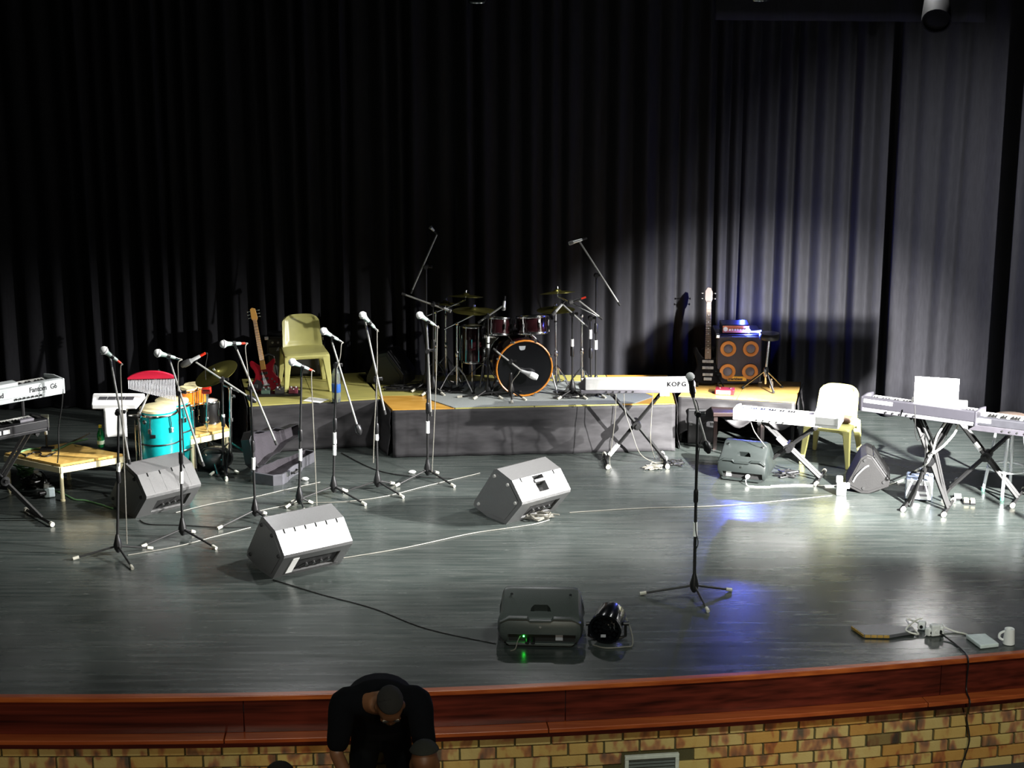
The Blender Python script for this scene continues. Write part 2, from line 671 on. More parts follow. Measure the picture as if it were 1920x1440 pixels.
# short black border along the top
bo = curtain('short black border hanging in front of the curtain tops', (1.9, 17.25, 0), (4.35, 16.95, 0), 3.90, 5.2, 0.3, 0.04, 21, 0.0, name='border_curtain')

# lanterns whose lower ends show at the top of the picture
m_dull = mat('dull_black', '080808', 0.8, spec=0.1)
m_lens = mat('lantern_glass', 'd8dce0', 0.08, 0.9)
for px, py, Y, r, lab in ((895, 4, 16.2, 0.075, 'chrome-rimmed stage lantern hanging above the drum kit'),
                          (1424, 0, 16.2, 0.075, 'chrome-rimmed stage lantern hanging beside the black border'),
                          (1756, 32, 16.4, 0.13, 'dark round stage lantern hanging in front of the grey side drape')):
    p = D(px, py, Y)
    t = thing('stage_lantern', lab, 'lamp', p)
    b = MB()
    if r < 0.1:
        b.lathe([(r * 0.55, 0.42), (r * 0.9, 0.36), (r * 0.9, 0.06), (r, 0.04), (r, 0.0), (r * 0.86, 0.0), (r * 0.80, 0.05)], p, (0, 0, 1), 20).build('body', M_black, t)
        MB().torus(p + Vector((0, 0, 0.0)), (0, 0, 1), r * 0.92, 0.012).build('rim', M_chrome, t)
        MB().lathe([(r * 0.8, 0.045), (r * 0.55, 0.0), (0.01, -0.02)], p, (0, 0, 1), 20).build('lens', m_lens, t)
    else:
        ax = Vector((-0.15, -0.75, -0.5)).normalized()
        b.lathe([(0.05, -0.34), (r * 0.85, -0.26), (r, 0.0), (r, 0.06), (r * 0.9, 0.06), (r * 0.85, 0.0)], p, ax, 22).build('body', m_dull, t)
        MB().lathe([(r * 0.88, 0.03), (r * 0.5, 0.045), (0.001, 0.05)], p, ax, 22).build('lens', m_dull, t)
    y_ = MB()
    y_.tube([p + Vector((-r - 0.01, 0, 0.15)), p + Vector((-r - 0.01, 0, 0.5)), p + Vector((r + 0.01, 0, 0.5)), p + Vector((r + 0.01, 0, 0.15))], 0.008)
    y_.cyl(p + Vector((0, 0, 0.5)), p + Vector((0, 0, 0.62)), 0.015)
    y_.build('yoke', M_black, t)
zb = D(895, 4, 16.2).z + 0.62
bar = MB().cyl((-5.5, 16.3, zb + 0.02), (5.5, 16.3, zb + 0.02), 0.025, n=14).build('lighting_bar', M_black)
tag(bar, 'black pipe bar above the stage carrying the lanterns', 'pipe')

# speaker-shaped box on a stand, added out of view to shade the lower curtain
LX, LY, LZ = 4.80, 12.0, 2.72
t = thing('curtain_shade_stand', 'added unseen tripod stand carrying the box that shades the curtain', 'stand', (LX, LY, 0))
MB().cyl((LX + 0.3, LY, 0.3), (LX + 0.3, LY, LZ), 0.02, n=10).build('pole', M_black, t)
for k in range(3):
    a = 2.1 * k + 0.5
    MB().cyl((LX + 0.3, LY, 0.75), (LX + 0.3 + 0.42 * math.cos(a), LY + 0.42 * math.sin(a), 0.012), 0.013, n=8).build('leg', M_black, t)
t = thing('curtain_shade_box', 'added unseen black box that shades the lower curtain', 'speaker', (LX, LY, LZ))
MB().box((LX, LY, LZ + 0.125), (0.92, 0.34, 0.25)).build('cabinet', M_black, t, bevel=0.015)
MB().box((LX, LY - 0.175, LZ + 0.125), (0.86, 0.012, 0.20)).build('grille', mat('speaker_grille', '161616', 0.6, 0.3, bump=0.4, scale=200), t, bevel=0.004)
# ================================================================ PLATFORMS
ZD = 0.45
m_ply = wood_mat('yellow_plywood', '9c9858', 'b0a860', 0.4, st=(2, 10, 2))
m_ply2 = wood_mat('orange_lit_plywood', 'a87c30', 'c09448', 0.35, st=(2, 10, 2))
m_ply3 = wood_mat('red_plywood', 'a07c40', 'c09a58', 0.35, st=(2, 10, 2))
m_cloth2 = mat('dark_skirt_cloth', (0.018, 0.017, 0.018), 0.5, var=0.25, scale=9, stretch=(1, 1, 4), spec=0.4)
m_cloth = mat('skirt_cloth', (0.024, 0.023, 0.025), 0.7, var=0.25, scale=9, stretch=(1, 1, 4), spec=0.3)


def platform(label, corners, sheets, skirts, thick=0.03, z=ZD, nm='stage_platform', mc=None):
    """corners: floor-plan points of the deck, front-left, front-right, back-right, back-left"""
    c0 = corners[0]
    t = thing(nm, label, 'platform', (c0.x, c0.y, 0))
    a, b, c, d = [Vector((p.x, p.y, 0)) for p in corners]

    def pt(u, v):
        return (a * (1 - u) + b * u) * (1 - v) + (d * (1 - u) + c * u) * v
    for (u0, u1, v0, v1, m) in sheets:
        g = 0.0012
        P = [pt(u0 + g, v0 + g), pt(u1 - g, v0 + g), pt(u1 - g, v1 - g), pt(u0 + g, v1 - g)]
        MB().ring_stack([[p + Vector((0, 0, z - thick)) for p in P], [p + Vector((0, 0, z)) for p in P]]).build('deck_sheet', m, t, bevel=0.003, seg=1)
    # frame under the deck and its legs
    fr = MB()
    ins = [pt(0.02, 0.03), pt(0.98, 0.03), pt(0.98, 0.97), pt(0.02, 0.97)]
    for i in range(4):
        p, q = ins[i], ins[(i + 1) % 4]
        fr.tube([p + Vector((0, 0, z - thick - 0.03)), q + Vector((0, 0, z - thick - 0.03))], 0.025, 4)
    fr.build('frame', M_black, t)
    for p in ins:
        MB().cyl(p, p + Vector((0, 0, z - thick)), 0.022, n=8).build('leg', M_black, t)
    for k, (p0, p1, fn) in enumerate(skirts):
        P0, P1 = Vector((p0.x, p0.y, 0)), Vector((p1.x, p1.y, 0))
        L = (P1 - P0).length
        dd = (P1 - P0) / L
        q = Vector((dd.y, -dd.x, 0))

        def f(u, v, P0=P0, L=L, dd=dd, q=q, fn=fn, k=k):
            s = u * L
            zz = (z - 0.004) * (1 - v) + fn(u) * v
            n1 = noise.noise(Vector((s * 2.0, zz * 9.0, 3.1 * k + 1))) * 0.018
            n2 = noise.noise(Vector((s * 7.0, zz * 16.0, 9 + k))) * 0.010
            n3 = math.sin(s * 19 + 3 * noise.noise(Vector((s * 2, 0, k)))) * 0.006 * v
            edge = min(1, min(u, 1 - u) * L / 0.12)
            p = P0 + dd * s + q * (0.006 + (n1 + n2) * min(1, v * 3) + n3 + 0.035 * v * v + 0.012)
            p.z = zz
            return p
        MB().grid(f, max(10, int(L * 26)), 14).build('skirt', mc or m_cloth, t, solid=0.004, sharp=80)
    return t


# left platform
LP = [G(467, 761, ZD), G(713, 747, ZD)]
dv = Vector((-(LP[1] - LP[0]).y, (LP[1] - LP[0]).x, 0)).normalized()
LP += [LP[1] + dv * 1.0, LP[0] + dv * 1.0]
platform('low stage platform with yellow board top under the plastic chair and red guitar', LP,
         [(0, 0.5, 0, 1, m_ply), (0.5, 1, 0, 1, m_ply)],
         [(LP[0], LP[1], lambda u: 0.006), (LP[3], LP[0], lambda u: 0.006)])
# drum platform
DP = [G(735, 768, ZD), G(1266, 756, ZD), G(1252, 703, ZD), G(672, 703, ZD)]
platform('wide black-skirted stage platform carrying the drum kit', DP,
         [(0, 0.22, 0, 0.38, m_ply2), (0, 0.22, 0.38, 1, m_ply), (0.22, 0.5, 0, 1, m_ply), (0.5, 0.8, 0, 1, m_ply), (0.8, 1, 0, 1, m_ply2)],  # front-left sheet: colour of the light painted in as orange
         [(DP[0], DP[1], lambda u: 0.006), (DP[3], DP[0], lambda u: 0.006), (DP[1], DP[2], lambda u: 0.006)])
# right platform, its cloth gathered up in a swag
RP = [G(1272, 742, ZD), G(1492, 754, ZD), G(1502, 716, ZD), G(1300, 709, ZD)]
platform('stage platform with orange wooden top under the bass cabinet and stool', RP,
         [(0, 0.5, 0, 1, m_ply3), (0.5, 1, 0, 1, m_ply3)],
         [(RP[0], RP[1], lambda u: 0.28 - 0.10 * math.sin(u * 9.0) ** 2 - 0.22 * max(0, 0.16 - u) / 0.16), (RP[1], RP[2], lambda u: 0.05)], thick=0.036, mc=m_cloth2)
# grey carpet on the drum platform
m_carp = mat('grey_carpet', '7d8280', 0.9, bump=0.3, scale=120)
cp = [G(850, 765, ZD), G(1190, 757, ZD), G(1225, 745, ZD), G(1160, 716, ZD), G(800, 716, ZD), G(800, 748, ZD)]
o = MB().ring_stack([[p + Vector((0, 0, 0.0005)) for p in cp], [p + Vector((0, 0, 0.008)) for p in cp]]).build('carpet', m_carp, bevel=0.002, seg=1)
tag(o, 'grey carpet laid on the drum platform under the bass drum', 'carpet')

# dark bench and case in the open space under the right platform
m_brown = wood_mat('dark_brown_wood', '150d0b', '241613', 0.4)
bp = G(1372, 842)
t = thing('bench', 'dark brown wooden bench standing in front of the orange-topped platform', 'bench', bp)
zt_ = D(1372, 771, bp.y).z
MB().box(bp + Vector((0.06, 0.10, zt_ - 0.02)), (0.50, 0.3, 0.04)).build('seat', m_brown, t, bevel=0.006)
for sx in (-0.16, 0.28):
    for sy in (0.0, 0.2):
        MB().box(bp + Vector((sx, sy, (zt_ - 0.04) / 2)), (0.035, 0.035, zt_ - 0.04)).build('leg', m_brown, t)
MB().box(bp + Vector((0.06, 0.20, zt_ - 0.07)), (0.40, 0.02, 0.06)).build('rail', m_brown, t)
cpn = G(1312, 838)
t = thing('storage_case', 'black case with a round yellow sticker beside the dark brown bench', 'case', cpn)
MB().box(cpn + Vector((0.02, 0.25, 0.17)), (0.26, 0.3, 0.34)).build('body', M_black, t, bevel=0.012)
pst = D(1331, 777, cpn.y + 0.097)
MB().cyl(pst, pst - Vector((0, 0.004, 0)), 0.022, n=16).build('sticker', mat('yellow_sticker', 'a8a048', 0.5), t)
for sx in (-0.08, 0.12):
    MB().box(cpn + Vector((sx, 0.096, 0.20)), (0.03, 0.01, 0.03)).build('latch', M_chrome, t, bevel=0.002)


# ================================================================ MICROPHONES AND STANDS
m_green = mat('microphone_enamel', 'b4c8c2', 0.28, 0.35, var=0.05)
m_grille = mat('microphone_mesh', 'f2f4f2', 0.4, 0.0, bump=0.3, scale=300)
m_dark_grille = mat('dark_microphone_mesh', '5a5a5a', 0.5, 0.4, bump=0.3, scale=300)


def mic_stand(label, base, joint, top=None, tail=None, feet=(), tapes=(), zb=0.0, weight=False, group='microphone stands', r=0.011, dy=0.03, hub=0.12):
    B = G(*base, zb)
    Y = B.y
    J = D(*joint, Y)
    t = thing('microphone_stand', label, 'stand', B, group)
    up = Vector((0, 0, 1))
    MB().cyl(B + up * hub, J, r, r * 0.8, 10).build('pole', M_tube, t)
    MB().lathe([(0.012, 0.02), (0.03, 0.05), (0.034, 0.085), (0.022, 0.13), (0.013, 0.17)], B, n=14).build('hub', M_black, t)
    mid = B.lerp(J, 0.55)
    MB().lathe([(0.014, -0.05), (0.018, -0.04), (0.018, 0.04), (0.014, 0.05)], mid, n=12).build('clutch', M_black, t)
    for f in feet:
        F = G(*f, zb) + up * 0.014
        s = B + up * 0.075
        lg = MB().cyl(s, F, 0.009, 0.008, 8).build('leg', M_tube, t)
        d = (F - s).normalized()
        MB().cyl(F - d * 0.035, F + d * 0.012, 0.0135, 0.0135, 10).build('rubber_foot', M_grub, t, lg)
    if top:
        T = D(*top, Y - dy)
        Q = D(*tail, Y - dy)
        MB().cyl(T, Q, 0.0085, n=8).build('boom', M_boom, t)
        k = MB()
        k.cyl(J + Vector((0, 0.02, 0)), Vector((J.x, Y - dy - 0.02, J.z)), 0.02, n=12)
        k.ball(J, 0.026, 10)
        k.build('clamp', M_black, t)
        MB().cyl(J + Vector((0.02, 0, 0)), J + Vector((0.055, -0.005, 0)), 0.012, 0.016, 8).build('knob', M_black, t)
        if weight:
            d = (Q - T).normalized()
            MB().lathe([(0.012, -0.05), (0.028, -0.03), (0.03, 0.02), (0.012, 0.05)], Q, d, 12).build('counterweight', M_black, t)
        else:
            d = (Q - T).normalized()
            MB().cyl(Q - d * 0.03, Q + d * 0.01, 0.012, n=8).build('boom_cap', M_rubber, t)
    for y0, y1 in tapes:
        xx = base[0] + (joint[0] - base[0]) * (base[1] - (y0 + y1) / 2) / (base[1] - joint[1])
        a, b = D(xx, y0, Y), D(xx, y1, Y)
        MB().cyl(a, b, r + 0.0045, n=12).build('tape_band', M_tape, t)
    return t


def microphone(label, head, tail, Y, plug=None, hang=(), rad=0.033, dy=-0.02, dark=False, stand_top=None, bodymat=None, group='vocal microphones'):
    H, T = D(*head, Y + dy - 0.05), D(*tail, Y + dy)
    t = thing('microphone', label, 'microphone', T, group)
    d = (H - T)
    L = d.length
    d.normalize()
    gm = m_dark_grille if dark else m_grille
    bm = bodymat or m_green
    MB().lathe([(0.010, 0), (0.013, 0.01), (0.014, L * 0.4), (0.019, L * 0.72), (0.024, L * 0.84), (0.024, L * 0.86)], T, d, 14).build('body', bm, t)
    g = MB()
    g.lathe([(0.022, -rad * 0.75), (rad * 0.93, -rad * 0.4), (rad, 0), (rad * 0.87, rad * 0.5), (rad * 0.5, rad * 0.87), (0.002, rad)], H, d, 16)
    gr = g.build('grille', gm, t)
    MB().torus(H - d * rad * 0.1, d, rad * 1.0, 0.0035, 18, 6).build('band', M_silver, t, gr)
    # the clip that the stand holds it by
    MB().cyl(T.lerp(H, 0.30), T.lerp(H, 0.48), 0.019, 0.021, 10).build('clip', M_black, t)
    if stand_top is not None:
        MB().cyl(T.lerp(H, 0.39), stand_top, 0.009, n=8).build('clip_stem', M_black, t)
    e = T - d * 0.034
    MB().cyl(T, e, 0.0095, n=10).build('plug', M_plug if plug == 'red' else M_chrome, t)
    if hang:
        pts = [e, e - d * 0.02] + [D(px, py, Y - 0.03 + 0.0 * i) for i, (px, py) in enumerate(hang)]
        MB().tube(pts, 0.0045, 6, 5).build('lead', M_cabg, t)
    return t


SD = {}


def stand_and_mic(key, slab, mlab, base, joint, top, tail, feet, tapes, head, mtail, plug, hang, weight=False, **kw):
    s = mic_stand(slab, base, joint, top, tail, feet, tapes, weight=weight)
    Y = s.location.y
    st = D(*(top or joint), Y - (0.03 if top else 0))
    microphone(mlab, head, mtail, Y - 0.03, plug, hang, stand_top=st, **kw)


stand_and_mic('a', 'boom microphone stand in front of the white percussion pad', 'microphone pointing left above the white percussion pad',
              (222, 1040), (222, 772), (206, 668), (243, 868), [(140, 1050), (284, 1031), (248, 1068)], [(868, 884)],
              (195, 657), (220, 676), 'red', [(226, 690), (228, 740), (230, 800), (234, 900), (238, 1020)])
stand_and_mic('b', 'boom microphone stand in front of the teal conga drums', 'microphone held above the teal conga drums beside the red chimes',
              (343, 1008), (336, 735), (317, 672), (381, 872), [(268, 1027), (363, 1000), (404, 1030)], [(884, 906)],
              (296, 662), (329, 671), None, [(334, 680), (334, 705), (334, 733)])
stand_and_mic('c', 'boom microphone stand in front of the open guitar case', 'microphone with a red plug above the red guitar body',
              (479, 972), (470, 724), (444, 655), (518, 832), [(410, 993), (497, 965), (520, 990)], [(858, 880)],
              (419, 645), (452, 644), 'red', [(460, 652), (464, 690), (468, 724)])
stand_and_mic('d', 'short straight microphone stand behind the silver-fronted monitor wedge', 'low microphone with a red plug in front of the yellow chair legs',
              (562, 948), (565, 706), None, None, [(538, 953), (584, 945), (572, 962)], [(842, 863)],
              (548, 679), (579, 692), 'red', [(584, 700), (586, 760), (590, 850), (594, 948)])
stand_and_mic('e', 'boom microphone stand with two white tapes beside the water bottle', 'microphone above the water bottle beside the yellow chair',
              (626, 927), (630, 684), (622, 640), (672, 805), [(548, 944), (646, 922), (684, 948)], [(811, 832), (834, 853)],
              (607, 621), (634, 637), None, [(640, 646), (638, 668), (632, 690)], weight=True)
stand_and_mic('f', 'boom microphone stand at the gap between the two left platforms', 'tallest microphone standing against the dark curtain left of the drums',
              (708, 917), (705, 710), (684, 600), (722, 775), [(645, 925), (737, 909), (755, 934)], [(805, 825)],
              (680, 591), (702, 614), None, [(707, 624), (707, 700), (702, 800), (700, 868)])
stand_and_mic('g', 'microphone stand in front of the drum platform skirt', 'microphone pointing left just in front of the drum cymbal stands',
              (802, 895), (802, 657), (800, 609), (808, 778), [(743, 913), (820, 889), (851, 914)], [(790, 812)],
              (787, 591), (814, 609), None, [(820, 618), (818, 700), (814, 800), (810, 885)])
# the single stand at the front
s = mic_stand('tall microphone stand standing alone on the open stage floor', (1301, 1115), (1308, 775), (1293, 722), (1326, 838),
              [(1203, 1116), (1369, 1109), (1327, 1148)], [(979, 1005)], weight=True, r=0.0125)
Ys = s.location.y
H, T = D(1294, 706, Ys - 0.10), D(1300, 745, Ys - 0.02)
t = thing('microphone', 'microphone facing out to the hall in front of the white keyboard', 'microphone', T)
d = (H - T).normalized()
L = (H - T).length
MB().lathe([(0.011, 0), (0.016, 0.01), (0.017, L * 0.5), (0.024, L * 0.85)], T, d, 14).build('body', M_black, t)
gr = MB().lathe([(0.022, -0.022), (0.029, -0.012), (0.031, 0), (0.027, 0.016), (0.016, 0.027), (0.001, 0.031)], H, d, 16).build('grille', m_grille, t)
MB().torus(H, d, 0.031, 0.0035, 18, 6).build('band', M_silver, t, gr)
MB().cyl(T.lerp(H, 0.2), T.lerp(H, 0.5), 0.021, n=12).build('clip', M_black, t)
MB().cyl(T.lerp(H, 0.3), D(1297, 738, Ys - 0.03), 0.012, n=8).build('clip_stem', M_black, t)
MB().tube([T, D(1308, 758, Ys + 0.02), D(1312, 790, Ys + 0.02), D(1318, 815, Ys + 0.02), D(1310, 850, Ys), D(1304, 980, Ys - 0.02), D(1309, 1018, Ys - 0.02), D(1302, 1040, Ys - 0.02), D(1300, 1100, Ys - 0.02)], 0.004, 6, 5).build('lead', M_cab, t)
# ================================================================ MONITOR WEDGES
WP = [(0.0, 0.0), (-0.205, 0.225), (-0.21, 0.25), (-0.075, 0.405), (0.12, 0.46), (0.155, 0.45), (0.43, 0.09), (0.44, 0.05), (0.25, 0.0)]
m_grl = mat('speaker_grille', '161616', 0.6, 0.3, bump=0.4, scale=200)


def wedge(label, p0, yaw, L, s=1.0, slots=5, handle=False, plate=True, corner=False, sheet=False):
    """p0: floor point under the near end of the lower front edge; length along +x of the turned frame"""
    t = thing('stage_monitor', label, 'speaker', p0)
    M = Mz(p0, yaw)
    P = [(a * s, b * s) for a, b in WP]
    body = MB(M).prism(P, (0, 0, 0), (0, 1, 0), (0, 0, 1), (L, 0, 0)).build('cabinet', M_cone, t)
    cuts = []
    # vertical grooves and slots in the bright panel
    a, b = Vector((0, P[2][0], P[2][1])), Vector((0, P[3][0], P[3][1]))
    dv = (b - a)
    nn = Vector((0, -dv.z, dv.y)).normalized()
    rot = Matrix((Vector((1, 0, 0)), dv.normalized(), nn)).transposed()
    for k in range(slots):
        x = L * (k + 0.75) / (slots + 0.5)
        if handle and abs(x - 0.52 * L) < L * 0.14:
            continue
        c = a + dv * 0.92
        cuts.append(MB(M).box(Vector((x, c.y, c.z)), (0.012, 0.035, 0.03), rot))
        c = a + dv * 0.5
        cuts.append(MB(M).box(Vector((x, c.y, c.z)), (0.002, dv.length * 0.9, 0.002), rot))
    if handle:
        c = a + dv * 0.60
        cuts.append(MB(M).box(Vector((0.50 * L, c.y, c.z)), (L * 0.21, dv.length * 0.72, 0.14), rot))
    # the connector recess under the overhang
    e0, e1 = Vector((0, P[0][0], P[0][1])), Vector((0, P[1][0], P[1][1]))
    du = e1 - e0
    n2 = Vector((0, -du.z, du.y)).normalized()
    if n2.y > 0:
        n2 = -n2
    rot2 = Matrix((Vector((1, 0, 0)), du.normalized(), Vector((1, 0, 0)).cross(du.normalized()))).transposed()
    c = e0 + du * 0.45
    cuts.append(MB(M).box(Vector((L * 0.56, c.y, c.z)), (L * 0.62, du.length * 0.6, 0.05), rot2))
    cut(body, *cuts)
    md = body.modifiers.new('bevel', 'BEVEL')
    md.width = 0.004
    md.segments = 2
    md.limit_method = 'ANGLE'
    md.angle_limit = R(25)
    md.harden_normals = True
    # grille on the baffle that faces the players
    g0, g1 = Vector((0, P[5][0], P[5][1])), Vector((0, P[6][0], P[6][1]))
    dg_ = g1 - g0
    rot3 = Matrix((Vector((1, 0, 0)), dg_.normalized(), Vector((1, 0, 0)).cross(dg_.normalized()))).transposed()
    c = g0 + dg_ * 0.5
    nb = Vector((0, dg_.z, -dg_.y)).normalized()
    if nb.y < 0:
        nb = -nb
    c = c + nb * 0.004
    MB(M).box(Vector((L * 0.5, c.y, c.z)), (L * 0.93, dg_.length * 0.94, 0.012), rot3).build('grille', m_grl, t, bevel=0.004)
    c = e0 + du * 0.45 - n2 * 0.018
    cp_ = MB(M).box(Vector((L * 0.56, c.y, c.z)), (L * 0.58, du.length * 0.54, 0.01), rot2).build('connector_plate', M_slot, t)
    for k in range(4):
        cc = e0 + du * 0.42 - n2 * 0.010
        MB(M).cyl(Vector((L * (0.42 + 0.11 * k), cc.y, cc.z)), Vector((L * (0.42 + 0.11 * k), cc.y, cc.z)) + n2 * 0.018, 0.013, n=12).build('socket', M_chrome, t, cp_)
    if sheet:
        cc = e0 + du * 0.52 + n2 * 0.003
        MB(M).box(Vector((L * 0.20, cc.y, cc.z)), (L * 0.09, du.length * 0.72, 0.002), rot2).build('label_sheet', M_paper, t)
    # end plates: a raised panel and corner bumpers
    cen = Vector((0, sum(p[0] for p in P) / len(P), sum(p[1] for p in P) / len(P)))
    ep = [((a_ - cen.y) * 0.84 + cen.y, (b_ - cen.z) * 0.84 + cen.z) for a_, b_ in P]
    for x, dx in ((0.0, -0.006), (L, 0.006)):
        e_ = MB(M).prism(ep, (x, 0, 0), (0, 1, 0), (0, 0, 1), (dx, 0, 0)).build('end_panel', M_cone, t, bevel=0.003, seg=1)
        for i in (1, 3, 5, 7):
            q = Vector((x, ep[i][0] * 0.9 + cen.y * 0.1, ep[i][1] * 0.9 + cen.z * 0.1))
            MB(M).cyl(q + Vector((dx, 0, 0)), q + Vector((dx * 3, 0, 0)), 0.016, 0.013, 12).build('stacking_foot', M_rubber if not corner else m_foot, t, e_)
    if handle:
        c = a + dv * 0.72
        MB(M).box(Vector((0.50 * L, c.y, c.z)), (L * 0.22, 0.03, 0.03), rot).build('handle', M_cone, t, bevel=0.008)
    return t


m_foot = mat('grey_foot', '8a8a86', 0.6)


def axis_yaw(a, b):
    A, B = G(*a), G(*b)
    return math.atan2(B.y - A.y, B.x - A.x), (B - A).length


wedge('black monitor wedge with slotted top beside the low wooden table', G(254, 972), R(41), 0.52, 0.98, 4)
wedge('largest monitor wedge with a bright slotted panel, nearest the left mic stands', G(511, 1085), R(34), 0.585, 1.0, 6, sheet=True)
wedge('silver-lit monitor wedge with a handle recess in the middle of the floor', G(949, 983), R(40), 0.53, 0.98, 4, handle=True, corner=True)


def plastic_monitor(label, p0, yaw, W, s, led=False, plug=False):
    t = thing('plastic_speaker', label, 'speaker', p0)
    M = Mz(p0, yaw) @ Matrix.Diagonal((s, s, s, 1))
    m = mat('grey_moulded_plastic', '3a403e', 0.42, bump=0.05, scale=150) if led else mat('shaded_moulded_plastic', '1f2423', 0.45, bump=0.05, scale=150)  # second copy is the same plastic, darkened to stand in for shade
    # profile (depth, height, half-width factor) from the floor at the back up over the top to the grille side
    prof = [(0.03, 0.012, 0.92), (-0.015, 0.055, 0.97), (-0.03, 0.11, 1.0), (-0.02, 0.185, 0.985), (0.0, 0.215, 0.96), (0.03, 0.235, 0.94),
            (0.10, 0.285, 0.93), (0.19, 0.345, 0.92), (0.225, 0.355, 0.90), (0.27, 0.335, 0.92), (0.36, 0.20, 0.99), (0.44, 0.075, 1.0), (0.45, 0.045, 0.99), (0.42, 0.012, 0.93)]
    rings = []
    K = [(-1.0, 0.55), (-0.985, 0.82), (-0.93, 0.955), (-0.82, 1.0), (0.82, 1.0), (0.93, 0.955), (0.985, 0.82), (1.0, 0.55)]
    cy, cz = 0.21, 0.15
    for kx, ks in K:
        rings.append([Vector((kx * W / 2 * (hw if abs(kx) > 0.8 else 1), cy + (y - cy) * ks, cz + (z - cz) * ks if ks >= 1 else max(0.012, cz + (z - cz) * ks))) for y, z, hw in prof])
    body = MB(M).ring_stack(rings).build('shell', m, t, sharp=50)
    hy = 0.05
    cut(body,
        MB(M).prism([(-0.072, 0), (-0.065, 0.03), (-0.045, 0.055), (0.045, 0.055), (0.065, 0.03), (0.072, 0)], (0, 0.028, 0.262), (1, 0, 0), (0, 0.78, 0.62), (0, 0.055, -0.085)),
        MB(M).box((0.01, -0.03, 0.056), (W * 0.78, 0.10, 0.085)))
    MB(M).box((0.01, 0.022, 0.056), (W * 0.77, 0.012, 0.08)).build('connector_plate', M_slot, t)
    lip = MB(M).prism([(-W * 0.47, 0.186), (-W * 0.36, 0.222), (-0.09, 0.222), (-0.075, 0.205), (0.075, 0.205), (0.09, 0.222), (W * 0.36, 0.222), (W * 0.47, 0.186),
                       (W * 0.47, 0.180), (W * 0.36, 0.208), (0.09, 0.208), (0.07, 0.188), (-0.07, 0.188), (-0.09, 0.208), (-W * 0.36, 0.208), (-W * 0.47, 0.180)],
                      (0, -0.034, 0), (1, 0, 0), (0, 0, 1), (0, 0.04, 0.0)).build('handle_ledge', m, t, bevel=0.004)
    MB(M).prism([(-W * 0.40, 0.02), (-W * 0.36, -0.0), (W * 0.36, 0.0), (W * 0.40, 0.02)], (0, -0.02, 0.012), (1, 0, 0), (0, 0, 1), (0, 0.06, 0)).build('base_rail', m, t, bevel=0.004)
    for sx in (-0.34, 0.34):
        q = Vector((sx * W, 0.145, 0.318))
        MB(M).cyl(q, q + Vector((0, -0.008, 0.012)), 0.010, n=10).build('screw', M_chrome, t)
    q = Vector((0.0, -0.026, 0.155))
    MB(M).cyl(q, q + Vector((0, -0.008, 0)), 0.009, n=10).build('screw', M_chrome, t)
    gp = MB(M).box((0, 0.36, 0.20), (W * 0.86, 0.27, 0.012), Matrix.Rotation(R(-56.5), 3, 'X')).build('grille', m_grl, t, bevel=0.004)
    MB(M).box((0.13 if led else -0.13, 0.012, 0.065), (0.05, 0.006, 0.045)).build('rating_plate', M_paper if not led else mat('grey_label', '9a9aa0', 0.5), t)
    if led:
        MB(M).ball((-0.115, 0.008, 0.070), 0.0065, 8).build('power_light', mat('green_light', '10c010', 0.4, emit=(0.03, 1, 0.06), estr=30), t)
        for x in (-0.09, -0.05):
            MB(M).cyl((x, -0.03, 0.035), (x, 0.02, 0.05), 0.014, n=10).build('plug', M_black, t)
        MB(M).tube([(-0.14, 0.01, 0.07), (-0.155, -0.03, 0.05), (-0.17, -0.07, 0.008), (-0.2, -0.1, 0.005)], 0.0045, 6, 5).build('lead', M_cabg, t)
    if plug:
        MB(M).cyl((0.06, -0.02, 0.06), (0.06, 0.02, 0.06), 0.02, n=12).build('plug', M_white, t)
        MB(M).tube([(0.06, -0.02, 0.06), (0.06, -0.07, 0.05), (0.08, -0.11, 0.008), (0.16, -0.12, 0.006), (0.30, -0.07, 0.006)], 0.0045, 6, 5).build('lead', M_cabw, t)
    return t


plastic_monitor('grey moulded plastic monitor with a green light at the stage front', G(1013, 1212), R(-3), 0.60, 1.0, led=True)
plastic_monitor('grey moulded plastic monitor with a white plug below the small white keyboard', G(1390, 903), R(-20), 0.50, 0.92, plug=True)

# dark wedge seen from its end, right of the white chair
m_dw = mat('dark_speaker_paint', '0b0a0a', 0.65, bump=0.1, scale=120)
p0 = G(1622, 926)
t = thing('stage_monitor', 'dark monitor wedge standing between the white chair and the laptop keyboard', 'speaker', p0)
M = Mz(p0, R(-10)) @ Matrix.Diagonal((0.9, 0.9, 0.9, 1))
PW = [(-0.19, 0.07), (-0.06, 0.36), (0.0, 0.40), (0.05, 0.385), (0.23, 0.14), (0.22, 0.08), (0.04, 0.0), (-0.04, 0.0)]
MB(M).prism(PW, (0, 0, 0), (1, 0, 0), (0, 0, 1), (0, 0.40, 0)).build('cabinet', m_dw, t, bevel=0.01)
e_ = MB(M).prism([(a * 0.85, 0.03 + b * 0.85) for a, b in PW], (0, 0, 0), (1, 0, 0), (0, 0, 1), (0, -0.006, 0)).build('end_panel', m_dw, t, bevel=0.003)
MB(M).tube([(-0.12, -0.012, 0.12), (-0.09, -0.03, 0.19), (-0.02, -0.03, 0.27), (0.02, -0.012, 0.29)], 0.007, 6, 4).build('handle', M_silver, t)
MB(M).box((0.145, 0.20, 0.268), (0.28, 0.36, 0.012), Matrix.Rotation(R(53.7), 3, 'Y')).build('grille', m_grl, t, bevel=0.003)
for q in ((-0.02, 0.34), (0.17, 0.13), (-0.02, 0.06)):
    MB(M).cyl((q[0], -0.006, q[1]), (q[0], -0.016, q[1]), 0.014, n=10).build('stacking_foot', M_rubber, t, e_)

